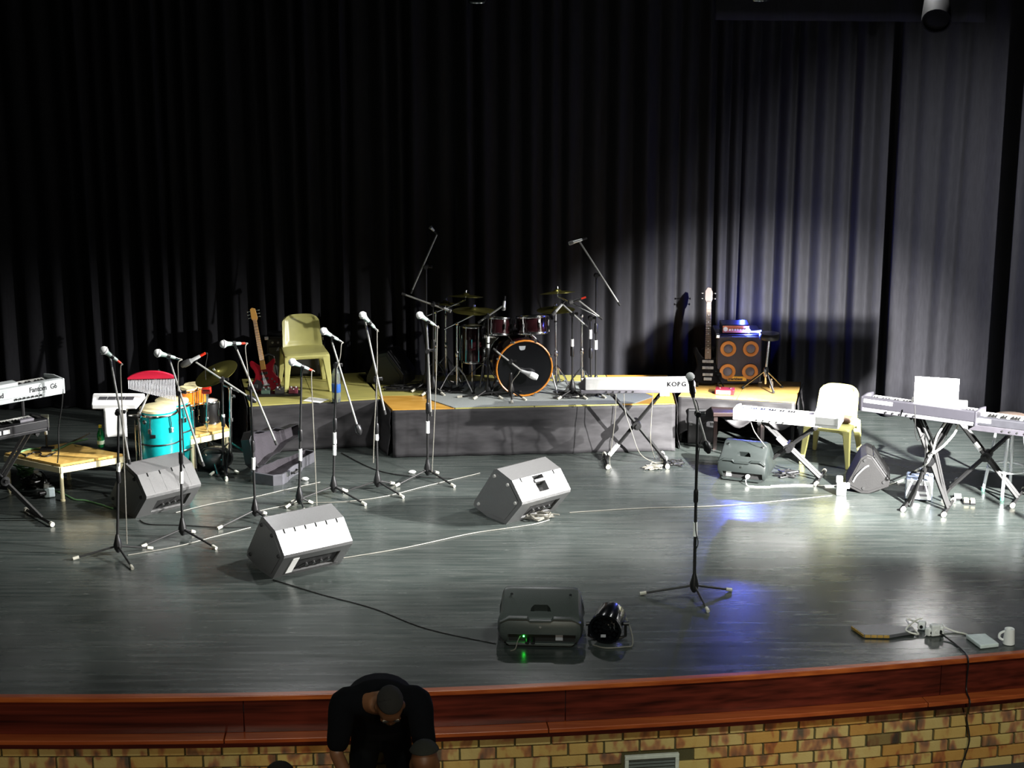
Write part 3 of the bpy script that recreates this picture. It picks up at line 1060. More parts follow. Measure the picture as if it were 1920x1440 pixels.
# far dark wedge behind the tallest microphone
p0 = G(722, 722, ZD)
t = thing('stage_monitor', 'dark monitor wedge in shadow at the back of the drum platform', 'speaker', p0)
M = Mz(p0, R(-20))
MB(M).prism([(-0.20, 0.0), (-0.20, 0.06), (-0.09, 0.30), (0.02, 0.33), (0.20, 0.12), (0.19, 0.0)], (0, 0, 0), (1, 0, 0), (0, 0, 1), (0, 0.3, 0)).build('cabinet', M_black, t, bevel=0.01)
MB(M).prism([(-0.16, 0.03), (-0.07, 0.27), (0.02, 0.29), (0.16, 0.11), (0.16, 0.03)], (0, 0, 0), (1, 0, 0), (0, 0, 1), (0, -0.006, 0)).build('end_panel', M_black, t, bevel=0.003)

# par can lying on the floor beside the front monitor
p0 = G(1140, 1211)
t = thing('floor_lamp', 'round black stage lamp standing on the floor beside the front monitor', 'lamp', p0)
ax = Vector((-0.22, -0.80, -0.12)).normalized()
c = p0 + Vector((0.0, 0.10, 0.125))
m_gloss = mat('gloss_black', '101214', 0.15, 0.4)
MB().lathe([(0.04, -0.17), (0.085, -0.155), (0.105, -0.12), (0.108, 0.05), (0.115, 0.055), (0.115, 0.085), (0.098, 0.085), (0.094, 0.03)], c, ax, 26).build('housing', m_gloss, t)
le = MB().lathe([(0.094, 0.03), (0.06, 0.045), (0.001, 0.05)], c, ax, 24).build('lens', mat('dark_lens', '0a0a0c', 0.2, 0.2), t)
u_, v_, _d = basis(ax)
for i in range(3):
    for k in range(5 + 4 * i):
        a = 2 * math.pi * k / (5 + 4 * i)
        q = c + ax * 0.045 + (u_ * math.cos(a) + v_ * math.sin(a)) * (0.018 + 0.03 * i)
        MB().cyl(q, q + ax * 0.014, 0.010, 0.012, 8).build('bulb', m_gloss, t, le)
q = c + ax * 0.088 + Vector((-0.01, 0, -0.045))
MB().box(q, (0.035, 0.004, 0.02)).build('label_sheet', mat('grey_label', '9a9aa0', 0.5), t)
MB().tube([c + Vector((-0.125, 0, 0)), c + Vector((-0.128, 0.02, -0.10)), p0 + Vector((-0.1, 0.12, 0.012)), p0 + Vector((0.1, 0.12, 0.012)), c + Vector((0.128, 0.02, -0.10)), c + Vector((0.125, 0, 0))], 0.010, 8).build('yoke', M_black, t)
for sx in (-1, 1):
    MB().cyl(c + Vector((sx * 0.11, 0, 0)), c + Vector((sx * 0.15, 0, 0)), 0.016, n=10).build('knob', M_black, t)
MB().tube([c - ax * 0.16, c - ax * 0.2 + Vector((0.05, 0, 0)), p0 + Vector((0.16, 0.12, 0.08)), p0 + Vector((0.17, 0.0, 0.01)), p0 + Vector((0.12, -0.03, 0.006)), p0 + Vector((-0.02, -0.05, 0.006)), p0 + Vector((-0.10, 0.0, 0.006))], 0.0055, 6, 5).build('lead', M_cabg, t)
# ================================================================ KEYBOARDS
m_wkey = mat('ivory_keys', 'f0f0ea', 0.3, var=0.02)
m_bkey = mat('black_keys', '121212', 0.3)
m_kgrey = mat('keyboard_grey', '5e5c62', 0.5)
m_kblack = mat('keyboard_black', '1e1e20', 0.35)
m_ksil = mat('keyboard_silver', 'c2c8c8', 0.4, var=0.04)
m_klight = mat('keyboard_light_grey', '29282d', 0.45, var=0.04)


def keyboard(name, label, loc, yaw, L, m_low, m_top, h=0.095, d=0.29, keys=36, chamfer=0.0, split=0.35, tilt=0.0, cat='keyboard'):
    """rear panel faces -y, keys on the far side"""
    t = thing(name, label, cat, loc)
    M = Mz(loc, yaw, tilt)
    hl = L / 2
    lo = [(-d / 2 + 0.006, 0.0), (-d / 2, h * split), (d / 2, h * split), (d / 2, 0.0)]
    MB(M).prism(lo, (-hl + 0.004, 0, 0), (0, 1, 0), (0, 0, 1), (L - 0.008, 0, 0)).build('lower_case', m_low, t, bevel=0.006)
    tp = [(-d / 2 - 0.002, h * split), (-d / 2 - 0.002, h), (-d / 2 + 0.03, h + 0.004), (-0.02, h * 0.82), (-0.02, h * split)]
    MB(M).prism(tp, (-hl + chamfer, 0, 0), (0, 1, 0), (0, 0, 1), (L - 2 * chamfer, 0, 0)).build('upper_case', m_top, t, bevel=0.006)
    if chamfer:
        for s in (-1, 1):
            x0, x1 = s * (hl - chamfer), s * hl
            r0 = [Vector((x0, y, z)) for y, z in tp]
            r1 = [Vector((x1, y * 0.5, h * split + (z - h * split) * 0.35)) for y, z in tp]
            MB(M).ring_stack([r0, r1]).build('end_cap', m_low, t, bevel=0.004)
    else:
        for s in (-1, 1):
            MB(M).prism([(-d / 2 - 0.004, 0.004), (-d / 2 - 0.004, h + 0.004), (0.0, h + 0.002), (d / 2 + 0.004, h * 0.80), (d / 2 + 0.004, 0.004)], (s * hl, 0, 0), (0, 1, 0), (0, 0, 1), (-s * 0.016, 0, 0)).build('end_cheek', m_top, t, bevel=0.004)
    kw = (L - 0.06) / keys
    wk, bk = MB(M), MB(M)
    for k in range(keys):
        x = -hl + 0.03 + kw * (k + 0.5)
        wk.box((x, d / 4 - 0.006, h * split + 0.028), (kw * 0.93, d / 2 - 0.012, 0.022))
        if k % 7 in (0, 1, 3, 4, 5) and k < keys - 1:
            bk.box((x + kw / 2, d / 4 - 0.05, h * split + 0.044), (kw * 0.55, d / 4, 0.014))
    o = wk.build('white_keys', m_wkey, t)
    o['kind'] = 'stuff'
    o = bk.build('black_keys', m_bkey, t)
    o['kind'] = 'stuff'
    # sockets on the rear
    for k in range(5):
        x = -hl * 0.55 + 0.06 * k
        MB(M).cyl((x, -d / 2 + 0.004, h * split * 0.5), (x, -d / 2 - 0.003, h * split * 0.5), 0.008, n=10).build('socket', M_slot, t)
    return t, M


def x_stand(label, c, yaw, wb, wt, zt, fl=0.36, double=False, lean=0.0, name='keyboard_stand', tape=None):
    t = thing(name, label, 'stand', c, 'keyboard stands')
    M = Mz(c, yaw)
    ys = (-0.035, 0.035) if double else (0.0,)
    for s in (-1, 1):
        for y in ys:
            yy = y + s * 0.016
            MB(M).tube([(-s * wb, yy, 0.03), (s * wt, yy, zt - 0.02)], 0.0165, 4).build('brace', M_tube, t)
        f = MB(M).tube([(s * wb, -fl / 2, 0.022), (s * wb, fl / 2, 0.022)], 0.0155, 4).build('foot_bar', M_tube, t)
        for e in (-1, 1):
            MB(M).cyl((s * wb, e * fl / 2, 0.022), (s * wb, e * (fl / 2 + 0.03), 0.022), 0.021, n=10).build('rubber_foot', M_grub, t, f)
        b = MB(M).tube([(s * wt, -0.15, zt - 0.016), (s * wt, 0.15, zt - 0.016)], 0.015, 4).build('support_bar', M_tube, t)
        for e in (-1, 1):
            MB(M).box((s * wt, e * 0.135, zt - 0.006), (0.034, 0.04, 0.012)).build('pad', M_rubber, t, b)
    zc = zt * wb / (wb + wt)
    MB(M).cyl((0, -0.075, zc), (0, 0.075, zc), 0.04, n=16).build('pivot_disc', M_black, t)
    MB(M).cyl((0, -0.10, zc), (0, -0.07, zc), 0.018, n=8).build('knob', M_black, t)
    if tape:
        s, k0, k1 = tape
        a = Vector((-s * wb, s * 0.016 + ys[0], 0.03))
        b = Vector((s * wt, s * 0.016 + ys[0], zt - 0.02))
        MB(M).tube([a.lerp(b, k0), a.lerp(b, k1)], 0.021, 8).build('tape_band', M_tape, t)
    return t


# white keyboard whose back faces the hall
Yk = G(1190, 876).y
kp = D(1196, 738, Yk)
gk = Vector((kp.x, Yk + 0.145, 0))
x_stand('black X-shaped stand under the long white keyboard before the drum platform', gk, R(2), 0.27, 0.24, kp.z, tape=(1, 0.06, 0.22))
kk, M = keyboard('keyboard', 'long white keyboard with its lettered back to the hall, before the drum platform', (kp.x, Yk + 0.145, kp.z), R(2), 1.05, m_kgrey, mat('keyboard_white', 'aeaeac', 0.5, spec=0.3), 0.145, 0.29, 36, 0.045, 0.24)
ex = M.to_3x3() @ Vector((1, 0, 0))
q = M @ Vector((0.255, -0.1495, 0.066))
text('KORG', 0.058, q, ex, (0, 0, 1), mat('black_letters', '08080a', 0.8, var=0.0, spec=0.1), kk, sx=1.0, bold=0.0022, gap=1.12)
MB(M).box((0.235, -0.155, -0.008), (0.085, 0.02, 0.022)).build('label_sheet', M_paper, kk)

# small white keyboard with visible keys
Yk = G(1492, 893).y
kp = D(1482, 797, Yk - 0.14)
lk = (kp.x, Yk, kp.z)
x_stand('black double-braced X stand under the small white keyboard beside the white chair', Vector((kp.x + 0.02, Yk, 0)), R(-19.5), 0.29, 0.25, kp.z, double=True, tape=(-1, 0.56, 0.72))
kk, M = keyboard('keyboard', 'small white keyboard with its keys showing, beside the over-lit plastic chair', lk, R(-19.5), 0.94, M_white, M_white, 0.10, 0.27, 36, 0, 0.3)
MB(M).box((0.16, -0.05, 0.098), (0.16, 0.06, 0.004)).build('display', m_kgrey, kk)
MB(M).box((0.34, -0.02, 0.112), (0.20, 0.15, 0.002), Matrix.Rotation(R(8), 3, 'X')).build('music_sheet', M_paper, kk)

# keyboard under the laptop
Ya = G(1757, 955).y
kp = D(1738, 788, Ya - 0.12)
x_stand('black narrow X stand under the light grey keyboard and the laptop', Vector((kp.x + 0.10, Ya + 0.06, 0)), R(-24), 0.17, 0.16, kp.z, double=True, fl=0.38)
ka, M = keyboard('stage_keyboard', 'light grey stage keyboard running behind the open white laptop', (kp.x, Ya + 0.05, kp.z), R(-29), 0.98, m_kgrey, m_klight, 0.125, 0.30, 36, 0, 0.3)
MB(M).box((-0.34, -0.153, 0.098), (0.25, 0.004, 0.03)).build('label_strip', M_paper, ka)
MA = M
# keyboard at the right border
Yb = G(1876, 958).y
kp = D(1822, 798, Yb - 0.05)
yb = R(-26)
Lb = 1.24
cb = Vector((kp.x, kp.y, kp.z)) + Vector((math.cos(yb), math.sin(yb), 0)) * (Lb / 2)
xb = G(1845, 928)
x_stand('large black X stand under the grey keyboard beside the white stool', Vector((xb.x, xb.y, 0)), yb, 0.29, 0.25, kp.z - 0.10, double=True, fl=0.46, tape=(-1, 0.62, 0.72))
kb, M = keyboard('stage_keyboard', 'long grey keyboard with a row of white keys in front of the white stool', cb, yb, Lb, mat('keyboard_pale_case', '38363b', 0.45), mat('keyboard_dark_case', '26262a', 0.45), 0.12, 0.30, 44, 0, 0.45)
for x, wd in ((0.09, 0.085), (0.155, 0.055)):
    MB(M).box((-Lb / 2 + x, -0.1535, 0.096), (wd, 0.004, 0.034)).build('label_strip', M_paper, kb, bevel=0.001)

# laptop
m_lap = mat('laptop_white', 'f2f2f2', 0.35, 0.0, var=0.01)
lp = D(1754, 762, Ya - 0.02)
ML = Mz(lp, R(-14))
t = thing('laptop', 'open white laptop with its lid turned to the hall', 'laptop', lp)
MB(ML).box((0, 0.125, 0.010), (0.36, 0.25, 0.018)).build('base', m_lap, t, bevel=0.004)
lid = MB(ML @ Matrix.Rotation(R(12), 4, 'X')).box((0, 0.0, 0.135), (0.36, 0.009, 0.265)).build('lid', m_lap, t, bevel=0.004)
MB(ML @ Matrix.Rotation(R(12), 4, 'X')).box((0, 0.0055, 0.137), (0.335, 0.002, 0.225)).build('screen', mat('screen_glass', '101014', 0.1), t, lid)
MB(ML).box((0, 0.13, 0.0205), (0.32, 0.12, 0.003)).build('keys', m_kgrey, t)
MB(ML).cyl((-0.15, 0.0, 0.012), (0.15, 0.0, 0.012), 0.008, n=8).build('hinge', m_kgrey, t)
# the little table that the laptop stands on
t = thing('laptop_stand', 'slim black stand with a white tray holding the laptop', 'stand', lp - Vector((0, 0, lp.z)))
MB(ML).box((0.03, 0.13, -0.012), (0.46, 0.27, 0.02)).build('tray', mat('tray_grey', '8a8a84', 0.5), t, bevel=0.004)
for s in (-1, 1):
    for y in (0.03, 0.22):
        a = ML @ Vector((s * 0.17, y, -0.022))
        b = ML @ Vector((-s * 0.02 + 0.0, y + 0.008 * s, -0.022))
        b.z = lp.z * 0.55
        c = ML @ Vector((-s * 0.15, y + 0.008 * s, 0))
        c.z = 0.012
        MB().tube([a, b, c], 0.012, 6).build('leg', M_tube, t)
MB().tube([ML @ Vector((-0.02, 0.03, -lp.z * 0.45)), ML @ Vector((-0.02, 0.22, -lp.z * 0.45))], 0.014, 6).build('cross_bar', M_black, t)

# keyboards at the left border
yl = R(40)
e = D(104, 729, 14.2)
cl = e - Vector((math.cos(yl), math.sin(yl), 0)) * 0.52
kf, M = keyboard('synthesizer', 'silver synthesizer on the upper tier at the left border', cl - Vector((0, 0, 0.005)), yl, 1.04, m_ksil, m_ksil, 0.125, 0.34, 36, 0, 0.3, cat='keyboard')
ex = M.to_3x3() @ Vector((1, 0, 0))
text('Fantom', 0.058, M @ Vector((0.215, -0.1735, 0.062)), ex, (0, 0, 1), M_print, kf, sx=0.85, bold=0.001)
text('G6', 0.058, M @ Vector((0.395, -0.1735, 0.062)), ex, (0, 0, 1), M_print, kf, sx=0.8, bold=0.001)
text('Roland', 0.055, M @ Vector((-0.14, -0.1735, 0.058)), ex, (0, 0, 1), M_print, kf, sx=0.9, bold=0.001)
MB(M).box((0.02, -0.09, 0.137), (0.24, 0.10, 0.035)).build('display_hood', m_ksil, kf, bevel=0.006)
for k in range(7):
    MB(M).cyl((0.10 + 0.035 * k, -0.172, 0.026), (0.10 + 0.035 * k, -0.180, 0.026), 0.009, n=10).build('jack', M_chrome if k % 2 else M_slot, kf)
e = D(76, 800, 14.35)
cl2 = e - Vector((math.cos(yl), math.sin(yl), 0)) * 0.5
k2, M2 = keyboard('synthesizer', 'black synthesizer on the lower tier below the silver one', cl2, yl, 1.0, m_kblack, m_kblack, 0.10, 0.32, 36, 0, 0.3, cat='keyboard')
for k in range(3):
    MB(M2).box((-0.02 + 0.075 * k, -0.1645, 0.06), (0.055, 0.004, 0.032)).build('label_strip', M_paper, k2)
MB(M2).box((0.33, -0.10, 0.112), (0.12, 0.05, 0.02)).build('control_box', m_kgrey, k2, bevel=0.003)
xs = x_stand('black two-tier X stand carrying both synthesizers beside the low table', Vector((cl2.x + 0.10, cl2.y + 0.08, 0)), yl, 0.30, 0.27, cl2.z - 0.002, double=True, fl=0.44)
for s in (0.30,):
    M3 = Mz(Vector((cl2.x + 0.10, cl2.y + 0.08, 0)), yl)
    MB(M3).tube([(s, 0.16, cl2.z - 0.03), (s + 0.02, 0.20, cl.z - 0.03), (s + 0.02, -0.12, cl.z - 0.024)], 0.014, 6).build('tier_arm', M_tube, xs)
    MB(M3).tube([(-s, 0.16, cl2.z - 0.03), (-s - 0.02, 0.20, cl.z - 0.03), (-s - 0.02, -0.12, cl.z - 0.024)], 0.014, 6).build('tier_arm', M_tube, xs)

# ================================================================ CHAIRS
m_chair = mat('chair_plastic', 'b6b270', 0.32, var=0.04)


def plastic_chair(label, loc, yaw):
    t = thing('plastic_chair', label, 'chair', loc, 'moulded plastic chairs')
    M = Mz(loc, yaw) @ Matrix.Diagonal((1, 1, 0.83, 1))

    def back(u, v):
        x = (u - 0.5) * 2
        hw = 0.192 - 0.012 * v - 0.03 * max(0, (v - 0.8) / 0.2) ** 3
        z = 0.44 + 0.36 * v - 0.035 * abs(x) ** 5 * v
        y = 0.165 + 0.075 * v + 0.02 * v * v - 0.035 * x * x
        ins = max(0, 1 - (abs(x) / 0.80) ** 6) * max(0, 1 - (abs(v - 0.52) / 0.43) ** 6)
        return Vector((x * hw, y + 0.012 * min(1, ins * 3), z))
    MB(M).grid(back, 20, 18).build('backrest', m_chair, t, solid=0.018, bevel=0.006, sharp=60)

    def seat(u, v):
        x = (u - 0.5) * 2
        y = -0.21 + 0.40 * v
        f = max(0, 1 - v / 0.14)
        hw = 0.212 - 0.012 * v
        z = 0.445 - 0.030 * f * f - 0.014 * (1 - x * x) * (1 - abs(2 * v - 1) ** 2) - 0.01 * abs(x) ** 8
        return Vector((x * hw, y - 0.004 * (1 - x * x), z))
    MB(M).grid(seat, 16, 16).build('seat', m_chair, t, solid=0.016, bevel=0.005, sharp=60)
    ap = MB(M)
    # moulded skirt with arches between the legs
    for (a, b) in (((-0.205, -0.205), (0.205, -0.205)), ((0.205, -0.205), (0.195, 0.185)), ((0.195, 0.185), (-0.195, 0.185)), ((-0.195, 0.185), (-0.205, -0.205))):
        A, B = Vector((a[0], a[1], 0)), Vector((b[0], b[1], 0))
        N = 14
        rows = []
        for i in range(N + 1):
            s = i / N
            p = A.lerp(B, s)
            e = abs(2 * s - 1)
            drop = 0.045 + 0.11 * max(0, (e - 0.45) / 0.55) ** 2.2
            rows.append((p + Vector((0, 0, 0.438)), p + Vector((0, 0, 0.438 - drop))))
        ap.add([q for r_ in rows for q in r_], [(2 * i, 2 * i + 2, 2 * i + 3, 2 * i + 1) for i in range(N)])
    ap.build('apron', m_chair, t, solid=0.012, sharp=60)
    for sx, sy in ((-1, -1), (1, -1), (-1, 1), (1, 1)):
        tx, ty = sx * 0.178, sy * 0.172
        bx, by = sx * 0.215, -0.228 if sy < 0 else 0.245
        rings = []
        for k, (z, sz) in enumerate(((0.43, 0.075), (0.33, 0.062), (0.15, 0.046), (0.0, 0.036))):
            f = (0.43 - z) / 0.43
            cx, cy = tx + (bx - tx) * f, ty + (by - ty) * f
            h = sz / 2
            rings.append([Vector((cx + a * h, cy + b * h, z)) for a, b in ((-1, -1), (1, -1), (1, 1), (-1, 1))])
        MB(M).ring_stack(rings).build('leg', m_chair, t, bevel=0.008)
    return t, M


a, b = G(541, 738, ZD), G(616, 735, ZD)
cc = (a + b) / 2
plastic_chair('yellow-green moulded plastic chair on the left platform beside the red guitar', Vector((cc.x - 0.055, cc.y + 0.22, ZD)), R(14))
cc = G(1553, 862)
t, M = plastic_chair('over-lit pale plastic chair drawn up behind the small white keyboard', Vector((cc.x + 0.02, cc.y, 0)), R(-24))
jk = MB(M).box((0.08, 0.02, 0.478), (0.20, 0.16, 0.05)).build('folded_cloth', mat('brown_cloth', '5a4638', 0.9, bump=0.3), bevel=0.02, seg=3)
tag(jk, 'brown folded cloth lying on the seat of the over-lit chair', 'cloth')

# ================================================================ GUITARS
def guitar(name, label, foot, head, Y, lean, m_body, m_neck, bass=False, group=None, dark_plate=True):
    """stands on its tail: foot/head are picture points of the tail and the head tip"""
    a = D(*foot, Y)
    b = D(*head, Y + lean)
    ez = (b - a).normalized()
    S = (b - a).length / 1.0
    ex = Vector((1, 0, 0))
    ex = (ex - ez * ex.dot(ez)).normalized()
    ey = ez.cross(ex)
    M = Matrix((ex, ey, ez)).transposed().to_4x4()
    M.translation = a
    M = M @ Matrix.Diagonal((S * 1.1, S, S, 1))
    t = thing(name, label, 'guitar', a, group)
    h = 0.36 if not bass else 0.34
    if not bass:
        out = [(0.0, 0.0), (0.07, 0.004), (0.125, 0.03), (0.152, 0.08), (0.148, 0.13), (0.118, 0.18), (0.098, 0.225), (0.108, 0.28), (0.135, 0.325), (0.140, 0.365), (0.118, 0.372), (0.085, 0.345), (0.045, 0.318),
               (0.0, 0.312), (-0.045, 0.325), (-0.08, 0.365), (-0.115, 0.392), (-0.140, 0.375), (-0.138, 0.325), (-0.112, 0.27), (-0.100, 0.22), (-0.115, 0.175), (-0.145, 0.125), (-0.153, 0.075), (-0.125, 0.028), (-0.07, 0.004)]
    else:
        out = [(0.0, 0.0), (0.06, 0.002), (0.115, 0.025), (0.138, 0.07), (0.130, 0.12), (0.105, 0.165), (0.095, 0.205), (0.108, 0.255), (0.128, 0.30), (0.120, 0.325), (0.09, 0.31), (0.045, 0.275),
               (0.0, 0.265), (-0.045, 0.28), (-0.08, 0.33), (-0.105, 0.385), (-0.128, 0.38), (-0.130, 0.33), (-0.108, 0.26), (-0.098, 0.20), (-0.108, 0.16), (-0.132, 0.115), (-0.138, 0.065), (-0.112, 0.022), (-0.06, 0.002)]
    MB(M).prism(out, (0, 0.022, 0), (1, 0, 0), (0, 0, 1), (0, -0.044, 0)).build('body', m_body, t, bevel=0.012, seg=3)
    nk = MB(M).ring_stack([[Vector((x * k, y, z)) for x, y in ((-1, -0.030), (1, -0.030), (0.8, -0.008), (0, 0.0), (-0.8, -0.008))] for k, z in ((0.029, 0.26), (0.021, 0.845))]).build('neck', m_neck, t, bevel=0.002, seg=1)
    nf = 20
    for i in range(nf):
        z = 0.845 - (0.845 - 0.15) * (1 - 2 ** (-(i + 1) / 12))
        if z < 0.27:
            break
        kx = 0.029 + (0.021 - 0.029) * (z - 0.26) / 0.585
        MB(M).box((0, -0.031, z), (kx * 2, 0.003, 0.0035)).build('fret', M_chrome, t, nk)
    if bass:
        for i, z in enumerate((0.79, 0.71, 0.64, 0.575, 0.52, 0.44, 0.40, 0.365, 0.33)):
            MB(M).cyl((0, -0.0305, z), (0, -0.033, z), 0.0055, n=8).build('inlay', M_white, t, nk)
        hs = [(-0.022, 0.84), (-0.036, 0.875), (-0.034, 0.96), (-0.012, 1.0), (0.018, 0.995), (0.036, 0.95), (0.034, 0.875), (0.022, 0.84)]
    else:
        hs = [(-0.021, 0.84), (-0.034, 0.87), (-0.032, 0.985), (-0.01, 1.0), (0.024, 0.985), (0.034, 0.87), (0.021, 0.84)]
    hd = MB(M).prism(hs, (0, -0.006, 0), (1, 0, 0), (0, 0, 1), (0, -0.016, 0)).build('headstock', m_neck if not bass else mat('head_brown', '3a2a24', 0.35), t, bevel=0.003)
    n = 3 if not bass else 2
    for s in (-1, 1):
        for i in range(n):
            z = 0.885 + (0.038 if not bass else 0.055) * i
            MB(M).cyl((s * 0.030, -0.014, z), (s * 0.058, -0.014, z), 0.0045, n=6).ball((s * 0.060, -0.014, z), 0.011, 8).build('tuner', M_chrome, t, hd)
    # pickups, bridge, plate, knobs
    m_pu = M_black if not bass else M_silver
    for z, w in (((0.215, 0.075), (0.15, 0.075)) if not bass else ((0.235, 0.105), (0.17, 0.105), (0.10, 0.095))):
        MB(M).box((0, -0.027, z), (w, 0.012, 0.028)).build('pickup', m_pu, t, bevel=0.003)
    MB(M).box((0, -0.029, 0.075 if not bass else 0.055), (0.075, 0.014, 0.030)).build('bridge', M_chrome if not bass else M_silver, t, bevel=0.003)
    if not bass:
        MB(M).prism([(-0.125, 0.06), (-0.09, 0.03), (-0.03, 0.06), (-0.045, 0.13), (-0.09, 0.16), (-0.125, 0.12)], (0, -0.0235, 0), (1, 0, 0), (0, 0, 1), (0, -0.003, 0)).build('scratch_plate', M_black, t)
    for i in range(3):
        MB(M).cyl((0.075 + 0.02 * i, -0.02, 0.135 - 0.035 * i), (0.075 + 0.02 * i, -0.036, 0.135 - 0.035 * i), 0.011, n=10).build('knob', M_chrome, t)
    for i in range(6 if not bass else 5):
        x = -0.016 + 0.032 * i / (5 if not bass else 4)
        MB(M).cyl((x * 1.3, -0.038, 0.075), (x, -0.0345, 0.86), 0.0009, n=4).build('string', M_chrome, t, nk)
    # the floor stand that it rests in
    st = thing('guitar_stand', 'black folding stand holding the ' + ('black bass guitar' if bass else 'red electric guitar'), 'stand', Vector((a.x, a.y, ZD)))
    zz = ZD
    for s in (-1, 1):
        MB().tube([Vector((a.x + s * 0.05, a.y + 0.14, zz + 0.32)), Vector((a.x + s * 0.10, a.y + 0.06, zz + 0.10)), Vector((a.x + s * 0.15, a.y - 0.06, zz + 0.008))], 0.008, 6).build('leg', M_black, st)
        MB().tube([Vector((a.x + s * 0.10, a.y + 0.06, zz + 0.06)), Vector((a.x + s * 0.10, a.y - 0.04, a.z - 0.014)), Vector((a.x + s * 0.10, a.y - 0.055, a.z + 0.03))], 0.010, 6).build('cradle_arm', M_rubber, st)
    MB().tube([Vector((a.x, a.y + 0.14, zz + 0.32)), Vector((a.x, a.y + 0.30, zz + 0.008))], 0.008, 6).build('leg', M_black, st)
    MB().tube([Vector((a.x - 0.05, a.y + 0.14, zz + 0.32)), Vector((a.x, a.y + 0.14, zz + 0.34)), Vector((a.x + 0.05, a.y + 0.14, zz + 0.32))], 0.010, 6).build('top_bar', M_black, st)
    return t


m_red = wood_mat('crimson_lacquer', '5e0712', '7a0c1a', 0.22, st=(1, 1, 1))
m_maple = wood_mat('maple_neck', 'c08a40', 'd8a458', 0.35, st=(6, 6, 0.6))
m_rose = wood_mat('rosewood_neck', '7c6a5c', '9a887a', 0.4, st=(6, 6, 0.6))
m_blk = mat('black_lacquer', '08080b', 0.45, spec=0.2)
gy = G(500, 741, ZD).y + 0.10
guitar('electric_guitar', 'red electric guitar with a maple neck standing beside the plastic chair', (502, 734), (474, 577), gy, 0.24, m_red, m_maple)
gy = G(1335, 727, ZD).y + 0.08
guitar('bass_guitar', 'black bass guitar with a dotted neck leaning before the bass cabinet', (1326, 721), (1329, 539), gy, 0.30, m_blk, m_rose, bass=True)
# ================================================================ AMPLIFIERS ON THE PLATFORMS
m_cabin = mat('cabinet_cloth', '3a3a46', 0.8, bump=0.3, scale=200)
m_ring = mat('orange_cone', 'b4742c', 0.6)
m_cap = mat('cone_cap', '5a5a68', 0.6)
a, b = D(1343, 722, 17.0), D(1427, 720, 17.0)
base = Vector(((a.x + b.x) / 2 + 0.0, 17.0 - 0.0, ZD))
base.y = G(1385, 721, ZD).y
a, b = D(1341, 722, base.y), D(1427, 720, base.y)
Wc = (b.x - a.x)
Hc = D(1385, 628, base.y).z - ZD
base.x = (a.x + b.x) / 2
t = thing('bass_cabinet', 'square bass cabinet with four orange-ringed speakers on the right platform', 'speaker', base)
MB().box(base + Vector((0, 0.21, Hc / 2)), (Wc, 0.42, Hc)).build('cabinet', M_black, t, bevel=0.012)
MB().box(base + Vector((0, -0.004, Hc / 2)), (Wc - 0.03, 0.012, Hc - 0.03)).build('front_cloth', m_cabin, t, bevel=0.004)
for sx in (-1, 1):
    for sz in (-1, 1):
        c = base + Vector((sx * Wc * 0.245, -0.011, Hc * 0.5 + sz * Hc * 0.23))
        dr = MB().lathe([(0.045, 0.0), (0.045, 0.006), (0.050, 0.010), (0.076, 0.010), (0.078, 0.004), (0.078, 0.0)], c, (0, -1, 0), 28).build('cone', m_ring, t)
        MB().lathe([(0.044, 0.002), (0.03, 0.008), (0.001, 0.011)], c, (0, -1, 0), 20).build('cone_cap', m_cap, t, dr)
        k = base + Vector((sx * (Wc / 2 - 0.012), 0.006, Hc / 2 + sz * (Hc / 2 - 0.012)))
        MB().box(k, (0.04, 0.04, 0.04)).build('corner_guard', M_chrome, t, bevel=0.008)
    MB().box(base + Vector((sx * (Wc / 2 + 0.004), 0.2, Hc * 0.6)), (0.012, 0.12, 0.05)).build('handle', M_rubber, t, bevel=0.004)
yp = MB().box(base + Vector((-0.015, -0.014, 0.062)), (0.185, 0.010, 0.048)).build('name_plate', mat('yellow_plate', 'f0b820', 0.4), t, bevel=0.004)
text('markbass', 0.036, base + Vector((-0.098, -0.0205, 0.05)), (1, 0, 0), (0, 0, 1), mat('black_print', '201400', 0.5), t, yp, sx=1.0, bold=0.0012)
# amplifier head with the blue lamp
hb = base + Vector((-0.035, 0.04, Hc))
t = thing('bass_amplifier', 'small amplifier with a glowing blue lamp on top of the bass cabinet', 'amplifier', hb)
MB().box(hb + Vector((0, 0.11, 0.047)), (0.27, 0.22, 0.085)).build('case', M_black, t, bevel=0.008)
MB().box(hb + Vector((0, -0.002, 0.047)), (0.255, 0.008, 0.07)).build('front_panel', mat('orange_panel', 'b05a3c', 0.45), t, bevel=0.003)
for k in range(7):
    MB().cyl(hb + Vector((-0.06 + 0.026 * k, -0.004, 0.045)), hb + Vector((-0.06 + 0.026 * k, -0.018, 0.045)), 0.009, n=10).build('knob', M_silver, t)
MB().cyl(hb + Vector((-0.10, -0.004, 0.05)), hb + Vector((-0.10, -0.012, 0.05)), 0.022, n=16).build('input_dial', M_silver, t)
MB().ball(hb + Vector((0.122, -0.014, 0.034)), 0.016, 12).build('blue_lamp', mat('blue_light', '2030ff', 0.3, emit=(0.10, 0.14, 1.0), estr=6500), t)
pl = bpy.data.lights.new('blue_lamp_light', 'POINT')
pl.energy, pl.color, pl.shadow_soft_size = 14.0, (0.05, 0.08, 1.0), 0.012
po = bpy.data.objects.new('blue_lamp_light', pl)
C.objects.link(po)
po.location = hb + Vector((0.10, 0.30, 0.14))
for sx in (-0.1, 0.1):
    for sy in (0.04, 0.18):
        MB().cyl(hb + Vector((sx, sy, 0.0)), hb + Vector((sx, sy, 0.006)), 0.012, n=10).build('foot', M_rubber, t)
tb = hb + Vector((0.19, 0.02, 0))
